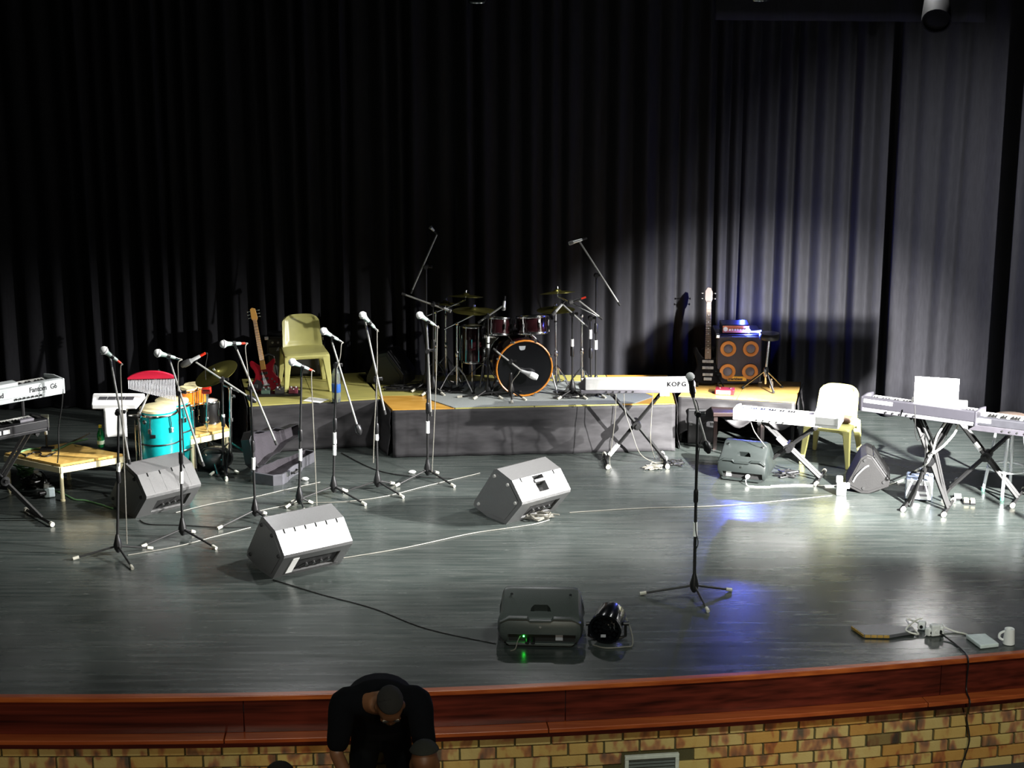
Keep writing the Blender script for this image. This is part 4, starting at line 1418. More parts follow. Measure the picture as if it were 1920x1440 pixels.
o = MB().lathe([(0.004, 0.0), (0.008, 0.05), (0.018, 0.11), (0.018, 0.115)], tb + Vector((-0.055, -0.01, 0.019)), Vector((1, 0.05, 0.0)), 14).build('torch', M_white)
tag(o, 'slim white torch lying beside the blue lamp on the bass cabinet', 'torch')

# drum stool beside the cabinet
def stool_round(label, base, top_c, r, joint, feet, zb):
    t = thing('drum_stool', label, 'stool', base)
    MB().lathe([(0.02, -0.055), (r * 0.95, -0.05), (r, -0.03), (r, -0.01), (r * 0.93, 0.008), (0.001, 0.014)], top_c, n=28).build('seat', mat('black_vinyl', '1c1c1e', 0.3), t)
    MB().cyl(joint, top_c - Vector((0, 0, 0.05)), 0.013, n=10).build('post', M_chrome, t)
    MB().lathe([(0.016, -0.05), (0.026, -0.04), (0.026, 0.03), (0.018, 0.05)], joint, n=12).build('collar', M_chrome, t)
    for f in feet:
        lg = MB().tube([joint + Vector((0, 0, 0.02)), f + Vector((0, 0, 0.02))], 0.010, 6).build('leg', M_chrome, t)
        MB().ball(f + Vector((0, 0, 0.014)), 0.016, 8).build('rubber_foot', M_rubber, t, lg)
    MB().cyl(joint - Vector((0, 0, 0.12)), joint, 0.012, n=8).build('lower_post', M_chrome, t)


bs = G(1436, 727, ZD)
stool_round('black round drum stool on a chrome tripod beside the bass cabinet', bs, D(1443, 626, bs.y), 0.10, D(1436, 697, bs.y),
            [G(1393, 729, ZD), G(1466, 727, ZD), G(1450, 738, ZD)], ZD)
# red pedal box in front of it
p = G(1358, 741, ZD)
t = thing('effects_pedal', 'red effects pedal with a white face on the orange platform top', 'pedal', p)
Mp = Mz(p, R(-12))
MB(Mp).box((0, 0.06, 0.026), (0.18, 0.11, 0.05)).build('case', mat('pedal_red', '7a1f24', 0.4), t, bevel=0.005)
MB(Mp).box((-0.01, 0.002, 0.026), (0.135, 0.006, 0.034)).build('front_face', M_paper, t)
for x in (-0.05, 0.05):
    MB(Mp).cyl((x, 0.06, 0.05), (x, 0.06, 0.062), 0.012, n=12).build('foot_switch', M_chrome, t)
p = G(1446, 727, ZD)
t = thing('bottle', 'tiny clear bottle standing behind the drum stool leg', 'bottle', p)
MB().lathe([(0.016, 0.0), (0.018, 0.01), (0.018, 0.055), (0.007, 0.07), (0.007, 0.08)], p, n=12).build('body', M_white, t)
MB().cyl(p + Vector((0, 0, 0.08)), p + Vector((0, 0, 0.09)), 0.009, n=10).build('cap', M_silver, t)

# guitar amplifier behind the left chair
ga = G(542, 731, ZD)
t = thing('guitar_amplifier', 'dark guitar amplifier half hidden behind the yellow plastic chair', 'amplifier', ga)
zt = D(542, 634, ga.y + 0.42).z - ZD
gb = ga + Vector((0.0, 0.52, 0))
MB().box(gb + Vector((0, 0.11, zt / 2)), (0.56, 0.24, zt)).build('cabinet', M_black, t, bevel=0.015)
MB().box(gb + Vector((0, -0.016, zt * 0.40)), (0.50, 0.01, zt * 0.66)).build('grille_cloth', mat('amp_cloth', '3c3c38', 0.8, bump=0.3, scale=200), t, bevel=0.003)
MB().box(gb + Vector((0, -0.014, zt * 0.85)), (0.50, 0.012, zt * 0.15)).build('control_panel', mat('panel_dark', '26282a', 0.3), t)
for k in range(8):
    MB().cyl(gb + Vector((-0.21 + 0.055 * k, -0.02, zt * 0.85)), gb + Vector((-0.21 + 0.055 * k, -0.034, zt * 0.85)), 0.011, n=10).build('knob', M_silver, t)
MB().tube([gb + Vector((-0.12, 0.11, zt)), gb + Vector((-0.10, 0.11, zt + 0.03)), gb + Vector((0.10, 0.11, zt + 0.03)), gb + Vector((0.12, 0.11, zt))], 0.012, 6).build('handle', M_rubber, t)
for sx in (-1, 1):
    for z in (0.02, zt - 0.02):
        MB().box(gb + Vector((sx * 0.27, 0.0, z)), (0.04, 0.05, 0.04)).build('corner_guard', M_chrome, t, bevel=0.006)

# pedal board, papers, bottle on the left platform
p = G(524, 743, ZD)
t = thing('pedal_board', 'black board with three effects pedals in front of the red guitar', 'pedal', p)
Mp = Mz(p, R(4))
MB(Mp).box((0, 0.05, 0.014), (0.40, 0.15, 0.022)).build('board', M_black, t, bevel=0.004)
for k, (x, c) in enumerate(((-0.13, '3c5048'), (0.0, '3a3a3e'), (0.13, '5c2030'))):
    f = MB(Mp).box((x, 0.05, 0.043), (0.085, 0.12, 0.036)).build('pedal', mat('pedal_' + c, c, 0.4), t, bevel=0.005)
    MB(Mp).cyl((x, 0.02, 0.06), (x, 0.02, 0.072), 0.011, n=10).build('foot_switch', M_chrome, t, f)
    for s in (-0.022, 0.022):
        MB(Mp).cyl((x + s, 0.085, 0.06), (x + s, 0.085, 0.072), 0.009, n=8).build('knob', M_silver, t, f)
pp = [G(568, 752, ZD), G(600, 756, ZD), G(616, 749, ZD), G(580, 745, ZD)]
o = MB().ring_stack([[q + Vector((0, 0, 0.001)) for q in pp], [q + Vector((0, 0, 0.003)) for q in pp]]).build('paper_sheet', M_paper)
tag(o, 'white sheet of paper lying at the front edge of the left platform', 'paper')
p = G(631, 753, ZD)
t = thing('water_bottle', 'large clear water bottle with a blue label on the left platform', 'bottle', p)
hb_ = D(631, 682, p.y).z - ZD
m_pet = mat('clear_pet', 'c8d4d8', 0.12, trans=0.85, var=0.02)
MB().lathe([(0.034, 0.0), (0.042, 0.012), (0.042, hb_ * 0.25), (0.039, hb_ * 0.28), (0.042, hb_ * 0.31), (0.042, hb_ * 0.66), (0.034, hb_ * 0.78), (0.015, hb_ * 0.90), (0.014, hb_ * 0.95)], p, n=20).build('body', m_pet, t)
MB().lathe([(0.0425, hb_ * 0.26), (0.0432, hb_ * 0.27), (0.0432, hb_ * 0.47), (0.0425, hb_ * 0.48)], p, n=20).build('label_band', mat('blue_label', '2a5ca8', 0.4), t)
MB().cyl(p + Vector((0, 0, hb_ * 0.95)), p + Vector((0, 0, hb_)), 0.017, n=14).build('cap', mat('blue_cap', '3a6cb8', 0.4), t)


# ================================================================ DRUM KIT
m_wine = wood_mat('wine_sparkle_shell', '160a0c', '2a1115', 0.14, st=(3, 3, 0.4))
m_hoop = mat('orange_hoop', 'b8701e', 0.3)
m_head = mat('drum_head', 'e8e6de', 0.5, var=0.03)
m_bhead = mat('black_drum_head', '0c0c0e', 0.12, var=0.05)
m_cym = mat('cymbal_bronze', '8f8a4a', 0.30, 0.9, bump=0.08, scale=140, var=0.1)


def drum(name, label, c, axis, r, depth, m_shell, m_hp, m_front, m_back, lugs=6, cat='drum', group='drums of the drum kit'):
    """c: centre of the front (or top) head; axis points out of that head"""
    axis = Vector(axis).normalized()
    t = thing(name, label, cat, c - axis * depth, group)
    u, v, d = basis(axis)
    MB().lathe([(r * 0.97, -depth), (r, -depth + 0.01), (r, -0.01), (r * 0.97, 0.0)], c, axis, 32).build('shell', m_shell, t)
    for z, m, hm in ((0.004, m_front, m_hp), (-depth - 0.004, m_back, m_hp)):
        s = 1 if z > 0 else -1
        MB().lathe([(r * 0.985, z - 0.002 * s), (r * 0.6, z), (0.001, z + 0.001 * s)], c, axis, 32).build('head', m, t)
        MB().torus(c + axis * (z - 0.004 * s), axis, r * 1.015, 0.009, 36, 8, 1.5).build('hoop', hm if z > 0 or m_hp is not m_hoop else M_chrome, t)
    for k in range(lugs):
        a = 2 * math.pi * (k + 0.5) / lugs
        e = u * math.cos(a) + v * math.sin(a)
        g = MB()
        g.cyl(c + e * (r + 0.012) - axis * depth * 0.35, c + e * (r + 0.012) - axis * depth * 0.65, 0.011, n=8)
        g.build('lug', M_chrome, t)
        MB().cyl(c + e * (r + 0.020) + axis * 0.006, c + e * (r + 0.020) - axis * depth * 0.97, 0.0035, n=6).build('tension_rod', M_chrome, t)
    return t


# bass drum
by = G(983, 745, ZD).y
ctr = D(983, 691, by)
ax = Vector((math.sin(R(11)), -math.cos(R(11)), 0))
rb = 0.262
ctr.z = ZD + rb + 0.022
bd = drum('bass_drum', 'large bass drum with a black head and orange hoop', ctr, ax, rb, 0.42, m_wine, m_hoop, m_bhead, m_head, 8)
u, v, _ = basis(ax)
# claws, spurs, crest on the head
for k in range(8):
    a = 2 * math.pi * (k + 0.5) / 8
    e = u * math.cos(a) + v * math.sin(a)
    MB().box(ctr + e * (rb * 1.05) - ax * 0.01, (0.022, 0.05, 0.022), Matrix.Rotation(R(11), 3, 'Z')).build('claw', M_chrome, bd, bevel=0.003)
for s, (fx, fy) in ((-1, (921, 742)), (1, (1046, 742))):
    p0 = ctr + Vector((s * rb * 0.98, 0.1, -0.06))
    F = G(fx, fy, ZD)
    MB().cyl(p0, F + Vector((0, 0, 0.012)), 0.009, n=8).build('spur', M_chrome, bd)
MB().prism([(-0.032, 0.026), (0.032, 0.026), (0.026, -0.004), (0, -0.026), (-0.026, -0.004)], ctr + ax * 0.0062 + Vector((-0.02, 0, 0.19)), (math.cos(R(11)), math.sin(R(11)), 0), (0, 0, 1), ax * 0.0012).build('crest', mat('crest_silver', 'a8acb0', 0.3, 0.4), bd)


def tom_at(label, px, pyt, pyb, w, Y, tilt=(0.0, -0.35), name='rack_tom'):
    """picture span of a tom: centre x, top and bottom y, width in px"""
    top = D(px, pyt, Y)
    bot = D(px, pyb, Y)
    k = FPX / (Y * math.cos(PITCH) + (CAM_H - top.z) * math.sin(PITCH))
    r = w / 2 / k
    ax = Vector((tilt[0], tilt[1], 1)).normalized()
    dep = (top.z - bot.z) * 0.92
    c = top + Vector((0, 0, -0.01))
    return drum(name, label, c, ax, r, dep, m_wine, M_chrome, m_head, m_head, 6), c, r, dep


Yt = ctr.y + 0.22
tm1, c1, r1, d1 = tom_at('left rack tom with a wine shell above the bass drum', 935, 594, 626, 46, Yt, (0.06, 0.2))
tm2, c2, r2, d2 = tom_at('wider right rack tom with a wine shell above the bass drum', 996, 592, 624, 56, Yt, (-0.06, 0.2))
# tom holder on the bass drum
hp = ctr + Vector((0.01, 0.2, rb))
th = thing('tom_holder', 'chrome tom holder on top of the bass drum carrying both rack toms', 'holder', hp)
MB().cyl(hp, hp + Vector((0, 0, 0.10)), 0.016, n=10).build('post', M_chrome, th)
for s, c, r, d in ((-1, c1, r1, d1), (1, c2, r2, d2)):
    MB().tube([hp + Vector((0, 0, 0.09)), hp + Vector((s * 0.05, 0, 0.13)), c + Vector((-s * r * 0.9, 0.02, -d * 0.6))], 0.010, 6).build('arm', M_chrome, th)
# floor toms
fy_ = G(885, 728, ZD).y
ft, fc, fr_, fd = tom_at('tall wine-red floor tom left of the bass drum', 886, 610, 680, 40, fy_, (0.0, 0.12), 'floor_tom')
for k in range(3):
    a = 2 * math.pi * k / 3 + 0.5
    e = Vector((math.cos(a), math.sin(a), 0)) * (fr_ + 0.018)
    p = Vector((fc.x, fc.y, 0)) + e
    MB().tube([Vector((p.x, p.y, fc.z - 0.10)), Vector((p.x, p.y, ZD + 0.012))], 0.006, 6).build('leg', M_chrome, ft)

def cymbal_mesh(c, r, nrm):
    return MB().lathe([(0.006, 0.020), (0.020, 0.019), (r * 0.20, 0.010), (r * 0.24, 0.002), (r * 0.6, -0.006), (r, -0.016), (r, -0.0175), (r * 0.6, -0.008), (r * 0.24, 0.0), (0.006, 0.017)], c, nrm, 36)


def cymbal_stand(label, base, ptop, cym, rpx, tilt=(0, -0.12), boom=None, feet=((-34, 4), (30, 6), (6, -16)), zb=ZD, m=M_chrome, Y=None, cat='cymbal', group='cymbals on chrome stands'):
    B = G(*base, zb)
    if Y is None:
        Y = B.y
    P = D(*ptop, Y)
    t = thing('cymbal_stand', label, cat, B, group)
    MB().cyl(B + Vector((0, 0, 0.06)), P, 0.0125, 0.009, 10).build('pole', m, t)
    mid = B.lerp(P, 0.55)
    MB().lathe([(0.012, -0.03), (0.018, -0.02), (0.018, 0.02), (0.012, 0.03)], mid, n=10).build('clutch', m, t)
    H = B + Vector((0, 0, 0.26))
    for dx, dy in feet:
        F = G(base[0] + dx, base[1] + dy, zb) + Vector((0, 0, 0.014))
        lg = MB().tube([H, H.lerp(F, 0.5) + Vector((0, 0, 0.03)), F], 0.008, 6).build('leg', m, t)
        MB().cyl(B + Vector((0, 0, 0.08)), H.lerp(F, 0.55), 0.005, n=6).build('leg_brace', m, t, lg)
        MB().ball(F, 0.016, 8).build('rubber_foot', M_rubber, t, lg)
    Cc = D(*cym, Y)
    k = FPX / (Y * math.cos(PITCH) + (CAM_H - Cc.z) * math.sin(PITCH))
    nrm = Vector((tilt[0], tilt[1], 1)).normalized()
    e0 = Cc - nrm * 0.05
    if boom:
        bb = D(*boom, Y)
        MB().cyl(bb, e0, 0.008, n=8).build('boom', m, t)
    else:
        MB().cyl(P, e0, 0.008, n=8).build('tilter', m, t)
    MB().ball(P, 0.018, 8).build('tilt_joint', m, t)
    MB().cyl(e0, Cc + nrm * 0.045, 0.005, n=8).build('spindle', m, t)
    MB().lathe([(0.004, 0.018), (0.014, 0.022), (0.012, 0.045), (0.004, 0.05)], Cc, nrm, 10).build('wing_nut', m, t)
    cymbal_mesh(Cc, rpx / k, nrm).build('cymbal', m_cym, t)
    return t


cymbal_stand('crash cymbal highest on the left side of the drum kit', (817, 722), (817, 585), (873, 553), 33, (0.03, 0.17), (800, 592), feet=((-30, 6), (28, 8), (20, -14)))
cymbal_stand('small cymbal behind the left overhead microphone stand', (836, 716), (836, 590), (836, 567), 27, (0.05, 0.12))
cymbal_stand('widest cymbal hanging over the wine-red floor tom', (857, 734), (857, 607), (889, 580), 41, (0.02, 0.03), (833, 617))
cymbal_stand('crash cymbal highest on the right side of the drum kit', (1091, 738), (1091, 592), (1045, 546), 33, (-0.08, 0.17), (1128, 597))
cymbal_stand('lower right cymbal hanging below the highest right crash', (1043, 734), (1042, 604), (1042, 578), 36, (-0.03, 0.02))

# snare on its stand, deep behind the toms
sp = D(905, 640, Yt + 0.30)
sn = drum('snare_drum', 'small chrome snare drum between floor tom and bass drum', sp, (0, -0.15, 1), 0.15, 0.11, M_chrome, M_chrome, m_head, m_head, 8)
st = thing('snare_stand', 'chrome stand carrying the snare drum', 'stand', Vector((sp.x, sp.y, ZD)))
MB().cyl(Vector((sp.x, sp.y, ZD + 0.06)), sp - Vector((0, 0, 0.16)), 0.011, n=8).build('pole', M_chrome, st)
for k in range(3):
    a = 2 * math.pi * k / 3 + 0.4
    e = Vector((math.cos(a), math.sin(a), 0))
    F = Vector((sp.x, sp.y, ZD + 0.012)) + e * 0.22
    MB().cyl(Vector((sp.x, sp.y, ZD + 0.20)), F, 0.007, n=6).build('leg', M_chrome, st)
    MB().tube([sp - Vector((0, 0, 0.17)), sp + e * 0.15 - Vector((0, 0, 0.135)), sp + e * 0.168 - Vector((0, 0, 0.09))], 0.006, 6).build('basket_arm', M_chrome, st)
# microphone stands around the kit
def drum_mic_stand(label, base, joint, top, tail, mic, micto, mlabel, tapes=(), feet=((-26, 6), (26, 6), (4, -14)), zb=ZD, red=False):
    s = mic_stand(label, base, joint, top, tail, [(base[0] + a, base[1] + b) for a, b in feet], tapes, zb=zb, group='drum microphone stands', r=0.010)
    Y = s.location.y
    A, B = D(*mic, Y - 0.03), D(*micto, Y - 0.03)
    t = thing('microphone', mlabel, 'microphone', A, 'drum microphones')
    d = (B - A)
    L = d.length
    d.normalize()
    MB().lathe([(0.010, 0), (0.013, 0.01), (0.014, L * 0.6), (0.018, L * 0.7), (0.018, L * 0.95), (0.010, L)], A, d, 12).build('body', M_silver if not red else M_black, t)
    MB().lathe([(0.0145, L * 0.62), (0.0195, L * 0.72), (0.0195, L * 0.93), (0.0145, L * 0.97)], A, d, 12).build('grille', m_dark_grille, t)
    MB().cyl(A, A - d * 0.045, 0.009, n=8).build('plug', M_plug if red else M_black, t)
    tip = D(*top, Y - 0.03)
    if (tip - A).length > 0.012:
        MB().cyl(A.lerp(B, 0.2), tip, 0.006, n=6).build('clip', M_black, t)
    return s


drum_mic_stand('tall overhead microphone stand left of the drum kit', (799, 730), (799, 500), (819, 440), (771, 548), (814, 433), (806, 425), 'overhead microphone high above the left cymbals')
drum_mic_stand('low boom stand with its arm across the left cymbals', (812, 738), (812, 570), (832, 579), (755, 551), (832, 578), (846, 584), 'microphone at the arm end beside the left cymbals', feet=((-20, 5), (20, 5), (3, -10)))
drum_mic_stand('tall overhead microphone stand right of the drum kit', (1117, 736), (1118, 516), (1086, 452), (1162, 571), (1092, 449), (1066, 457), 'overhead microphone high above the right cymbals', tapes=[(638, 655)])
drum_mic_stand('slim boom stand with a white tape nearest the right rack tom', (1073, 744), (1073, 588), (1054, 570), (1100, 612), (1054, 570), (1036, 590), 'tom microphone reaching over the right rack tom', tapes=[(636, 654)])
drum_mic_stand('short boom stand with a white tape right of the slim one', (1108, 742), (1107, 596), (1084, 563), (1128, 597), (1090, 560), (1066, 568), 'microphone with a red plug beside the right crash cymbal', tapes=[(618, 635)], red=True)
drum_mic_stand('boom stand with two white tapes between floor tom and bass drum', (915, 744), (915, 592), (942, 574), (898, 604), (946, 564), (944, 582), 'tom microphone pointing down at the left rack tom', tapes=[(631, 642), (645, 662)])
# short kick-drum stand in front
s = mic_stand('short boom stand with a white tape in front of the bass drum head', (958, 746), (957, 677), (984, 700), (926, 655), [(860, 747), (985, 752), (960, 758)], [(702, 719)], zb=ZD, group='drum microphone stands', r=0.009, hub=0.06)
Y = s.location.y
A, B = D(984, 698, Y - 0.03), D(1003, 706, Y - 0.05)
t = thing('microphone', 'big silver microphone pointed at the bass drum head', 'microphone', A, 'drum microphones')
d = (B - A).normalized()
L = (B - A).length
MB().lathe([(0.012, -0.05), (0.016, -0.02), (0.02, 0.02), (0.034, L * 0.6)], A, d, 14).build('body', M_silver, t)
MB().lathe([(0.030, L * 0.58), (0.034, L * 0.75), (0.032, L * 1.05), (0.026, L * 1.25), (0.001, L * 1.3)], A, d, 16).build('grille', m_grille, t)
MB().tube([A - d * 0.05, A + Vector((-0.06, -0.01, -0.01)), A + Vector((-0.12, 0.0, -0.10)), A + Vector((-0.13, 0.0, -0.22))], 0.0045, 6, 5).build('lead', M_cabg, t)
# pile of black leads at the feet of the stands
random.seed(4)
for k, (cx, cy, w, h, lab) in enumerate(((830, 736, 40, 7, 'tangle of black leads at the feet of the left cymbal stands'),
                                          (1080, 744, 45, 6, 'tangle of black leads at the feet of the right drum stands'),
                                          (770, 728, 50, 7, 'loose black leads on the yellow boards left of the drums'))):
    pts = [G(cx + w * random.uniform(-1, 1), cy + h * random.uniform(-1, 1), ZD) + Vector((0, 0, 0.014 + 0.02 * random.random())) for _ in range(26)]
    cable('cable', lab, pts, 0.006, M_cab)
# ================================================================ PERCUSSION CORNER
m_deskw = wood_mat('light_desk_wood', 'c09a50', 'd8b468', 0.35, st=(10, 1.2, 2))
m_cream = mat('cream_steel', 'e2d8b0', 0.35, var=0.03)
zt1 = D(113, 868, G(113, 938).y).z


def low_table(label, fl, fc, fr, z, batten=True):
    """corners of the top in the picture: left, nearest, right"""
    A, B, Dd = G(*fl, z), G(*fc, z), G(*fr, z)
    E_ = A + Dd - B
    t = thing('low_table', label, 'table', (B.x, B.y, 0), 'low school tables')
    e1, e2 = (A - B), (Dd - B)
    n_ = 2
    for i in range(n_):
        u0, u1 = i / n_ + 0.002, (i + 1) / n_ - 0.002
        P = [B + e1 * u0, B + e1 * u1, B + e1 * u1 + e2, B + e1 * u0 + e2]
        MB().ring_stack([[p - Vector((0, 0, 0.022)) for p in P], [Vector(p) for p in P]]).build('top_panel', m_deskw, t, bevel=0.003, seg=1)
    fr_ = MB()
    C4 = [B, Dd, E_, A]
    for i in range(4):
        p, q = C4[i], C4[(i + 1) % 4]
        d = (q - p).normalized()
        nrm = Vector((d.y, -d.x, 0))
        fr_.prism([(0, -0.024), ((q - p).length, -0.024), ((q - p).length, -0.075), (0, -0.075)], p, d, (0, 0, 1), nrm * 0.012)
    fr_.build('apron', m_cream, t)
    for p in C4:
        c = (B + E_) / 2
        q = p + (c - p).normalized() * 0.025
        MB().cyl(Vector((q.x, q.y, 0.012)), Vector((q.x, q.y, z - 0.024)), 0.017, n=10).cyl(Vector((q.x, q.y, 0)), Vector((q.x, q.y, 0.014)), 0.021, n=10).build('leg', m_cream, t)
    return t, C4


t1, C1 = low_table('low wooden table with cream steel legs carrying the green bottle', (8, 849), (113, 871), (231, 851), zt1)
t2_, C2 = low_table('low wooden table behind the conga drums with an orange top', (356, 819), (429, 803), (420, 790), zt1)

p = G(190, 838, zt1)
t = thing('soda_bottle', 'green plastic bottle with a yellow cap on the low wooden table', 'bottle', p)
m_gr = mat('green_pet', '1e9a58', 0.12, trans=0.5)
MB().lathe([(0.028, 0.0), (0.033, 0.01), (0.033, 0.06), (0.030, 0.075), (0.033, 0.09), (0.030, 0.125), (0.013, 0.165), (0.012, 0.18)], p, n=18).build('body', m_gr, t)
MB().lathe([(0.0335, 0.03), (0.034, 0.032), (0.034, 0.062), (0.0335, 0.064)], p, n=18).build('label_band', mat('pale_label', 'cfe0c8', 0.5), t)
MB().cyl(p + Vector((0, 0, 0.178)), p + Vector((0, 0, 0.20)), 0.015, n=14).build('cap', mat('yellow_cap', 'e0d040', 0.4), t)
# small stand on the table by the synthesizers
p = G(86, 847, zt1)
t = thing('desk_stand', 'small black stand on the low table beside the lower synthesizer', 'stand', p)
MB().box(p + Vector((0, 0.04, 0.012)), (0.11, 0.10, 0.024)).build('base', M_black, t, bevel=0.005)
MB().cyl(p + Vector((0, 0.04, 0.02)), D(86, 800, p.y + 0.04), 0.009, n=8).build('post', M_black, t)
q = D(86, 811, p.y + 0.04)
MB().cyl(q - Vector((0, 0, 0.018)), q + Vector((0, 0, 0.018)), 0.014, n=10).build('collar', M_white, t)
q = D(84, 790, p.y + 0.04)
MB().box(q, (0.07, 0.03, 0.12)).build('holder_plate', mat('plate_grey', '5a5c50', 0.5), t, bevel=0.003)
m_gcab = mat('green_cable', '5f8a5c', 0.5)
cable('cable', 'green cable lying across the low wooden table', [G(30, 852, zt1) + Vector((0, 0, .008)), G(60, 843, zt1) + Vector((0, 0, .008)), G(100, 846, zt1) + Vector((0, 0, .008)), G(135, 832, zt1) + Vector((0, 0, .008)), G(165, 827, zt1) + Vector((0, 0, .02))], 0.008, m_gcab)
cable('cable', 'pale cable rising from the back of the low wooden table', [G(110, 842, zt1) + Vector((0, 0, .008)), G(135, 830, zt1) + Vector((0, 0, .01)), D(150, 822, C1[2].y - .1), D(168, 812, C1[2].y - .05)], 0.008, M_cabg)
cable('cable', 'dark loose cables lying on the low table below the synthesizers', [G(22 + 9 * k + (k % 3) * 5, 850 + (k % 4) * 3 - (k % 2) * 2, zt1) + Vector((0, 0, .008)) for k in range(9)], 0.006, M_cab)
cable('cable', 'black cable hanging down from the end of the silver synthesizer', [D(110, 722, 14.22), D(117, 728, 14.25), D(116, 760, 14.3), D(110, 800, 14.4), D(110, 842, 14.45), G(108, 869, zt1) + Vector((0, 0, .008))], 0.006, M_cab)

# conga drums
m_teal = mat('teal_lacquer', '149a9c', 0.16, var=0.05, coat=0.5)
m_skin = mat('rawhide_skin', 'ddd2a4', 0.5)


def conga(label, top, r, Y, zb=0.05):
    T = D(*top, Y)
    H = T.z - zb
    b = Vector((T.x, T.y, zb))
    t = thing('conga_drum', label, 'drum', b, 'conga drums')
    MB().lathe([(r * 0.80, 0), (r * 0.92, H * 0.14), (r * 1.10, H * 0.40), (r * 1.16, H * 0.58), (r * 1.10, H * 0.78), (r * 0.99, H * 0.95), (r * 0.97, H)], b, n=36).build('shell', m_teal, t)
    MB().lathe([(r * 1.0, H - 0.006), (r * 0.99, H + 0.012), (r * 0.92, H + 0.018), (0.001, H + 0.02)], b, n=36).build('head', m_skin, t)
    MB().torus(b + Vector((0, 0, H - 0.03)), (0, 0, 1), r * 1.03, 0.011, 36, 8).build('rim', M_chrome, t)
    MB().torus(b + Vector((0, 0, H * 0.58)), (0, 0, 1), r * 1.155, 0.008, 36, 6).build('band', M_black, t)
    MB().torus(b + Vector((0, 0, H * 0.10)), (0, 0, 1), r * 0.90, 0.008, 36, 6).build('band', M_black, t)
    for k in range(6):
        a = 2 * math.pi * k / 6 + 0.30
        e = Vector((math.cos(a), math.sin(a), 0))
        lg = MB().tube([b + e * r * 1.04 + Vector((0, 0, H - 0.02)), b + e * (r * 1.13) + Vector((0, 0, H * 0.86)), b + e * (r * 1.16) + Vector((0, 0, H * 0.76))], 0.006, 6).build('tuning_lug', M_chrome, t)
        MB().box(b + e * (r * 1.15) + Vector((0, 0, H * 0.77)), (0.03, 0.03, 0.05), Matrix.Rotation(a, 3, 'Z')).build('lug_plate', M_chrome, t, lg, bevel=0.006)
    MB().box(b + Vector((0, -r * 1.15, H * 0.70)) + Vector((-0.02, 0.004, 0)), (0.05, 0.01, 0.03)).build('badge', M_black, t, bevel=0.003)
    # tripod that holds it
    st = thing('conga_stand', 'chrome stand holding ' + label.split(' with')[0], 'stand', Vector((T.x, T.y, 0)))
    MB().torus(b + Vector((0, 0, H * 0.30)), (0, 0, 1), r * 1.12, 0.010, 32, 6).build('ring', M_chrome, st)
    for a in (math.pi + 0.1, 0.0, math.pi / 2):
        e = Vector((math.cos(a), math.sin(a), 0))
        lg = MB().tube([b + e * r * 1.24 + Vector((0, 0, H * 0.86)), b + e * r * 1.26 + Vector((0, 0, H * 0.2)), b + e * r * 1.30 + Vector((0, 0, -zb + 0.012))], 0.0105, 8).build('leg', M_chrome, st)
        MB().ball(b + e * r * 1.30 + Vector((0, 0, -zb + 0.014)), 0.018, 8).build('rubber_foot', M_rubber, st, lg)
    return t


conga('front teal conga drum with a pale skin', (296, 766), 0.160, 15.15)
conga('rear teal conga drum with its skin in shade', (322, 752), 0.150, 15.62)

# bongos
m_or = mat('orange_lacquer', 'd8741c', 0.2, coat=0.4)
yb_ = 15.9
P1, P2 = D(351, 729, yb_ - 0.12), D(366, 723, yb_ + 0.06)
t = thing('bongo_drums', 'pair of orange bongo drums on a chrome stand behind the congas', 'drum', Vector((P1.x + 0.04, P1.y + 0.1, 0)))
for P_, r, h in ((P1, 0.088, 0.15), (P2, 0.105, 0.16)):
    b = P_ - Vector((0, 0, h))
    sh = MB().lathe([(r * 0.90, 0), (r * 0.96, h * 0.4), (r, h)], b, n=28).build('shell', m_or, t)
    MB().lathe([(r * 1.0, h), (r * 0.97, h + 0.012), (0.001, h + 0.014)], b, n=28).build('head', m_skin, t, sh)
    MB().torus(b + Vector((0, 0, h - 0.012)), (0, 0, 1), r * 1.05, 0.006, 28, 6).build('rim', M_chrome, t, sh)
    MB().torus(b + Vector((0, 0, 0.012)), (0, 0, 1), r * 0.93, 0.006, 28, 6).build('rim', M_chrome, t, sh)
    for k in range(5):
        a = 2 * math.pi * k / 5 + 0.5
        e = Vector((math.cos(a), math.sin(a), 0)) * (r + 0.012)
        MB().cyl(b + e - Vector((0, 0, 0.02)), b + e + Vector((0, 0, h)), 0.004, n=6).build('tension_rod', M_chrome, t, sh)
MB().box((P1 + P2) / 2 - Vector((0, 0, 0.08)), (0.07, 0.09, 0.05)).build('bridge', M_black, t)
cpt = (P1 + P2) / 2
MB().cyl(Vector((cpt.x, cpt.y, 0.25)), cpt - Vector((0, 0, 0.10)), 0.013, n=10).build('pole', M_chrome, t)
for k in range(3):
    a = 2 * math.pi * k / 3 - 0.6
    MB().tube([Vector((cpt.x, cpt.y, 0.36)), Vector((cpt.x + 0.12 * math.cos(a), cpt.y + 0.12 * math.sin(a), 0.2)), Vector((cpt.x + 0.26 * math.cos(a), cpt.y + 0.26 * math.sin(a), 0.012))], 0.010, 6).build('leg', M_chrome, t)

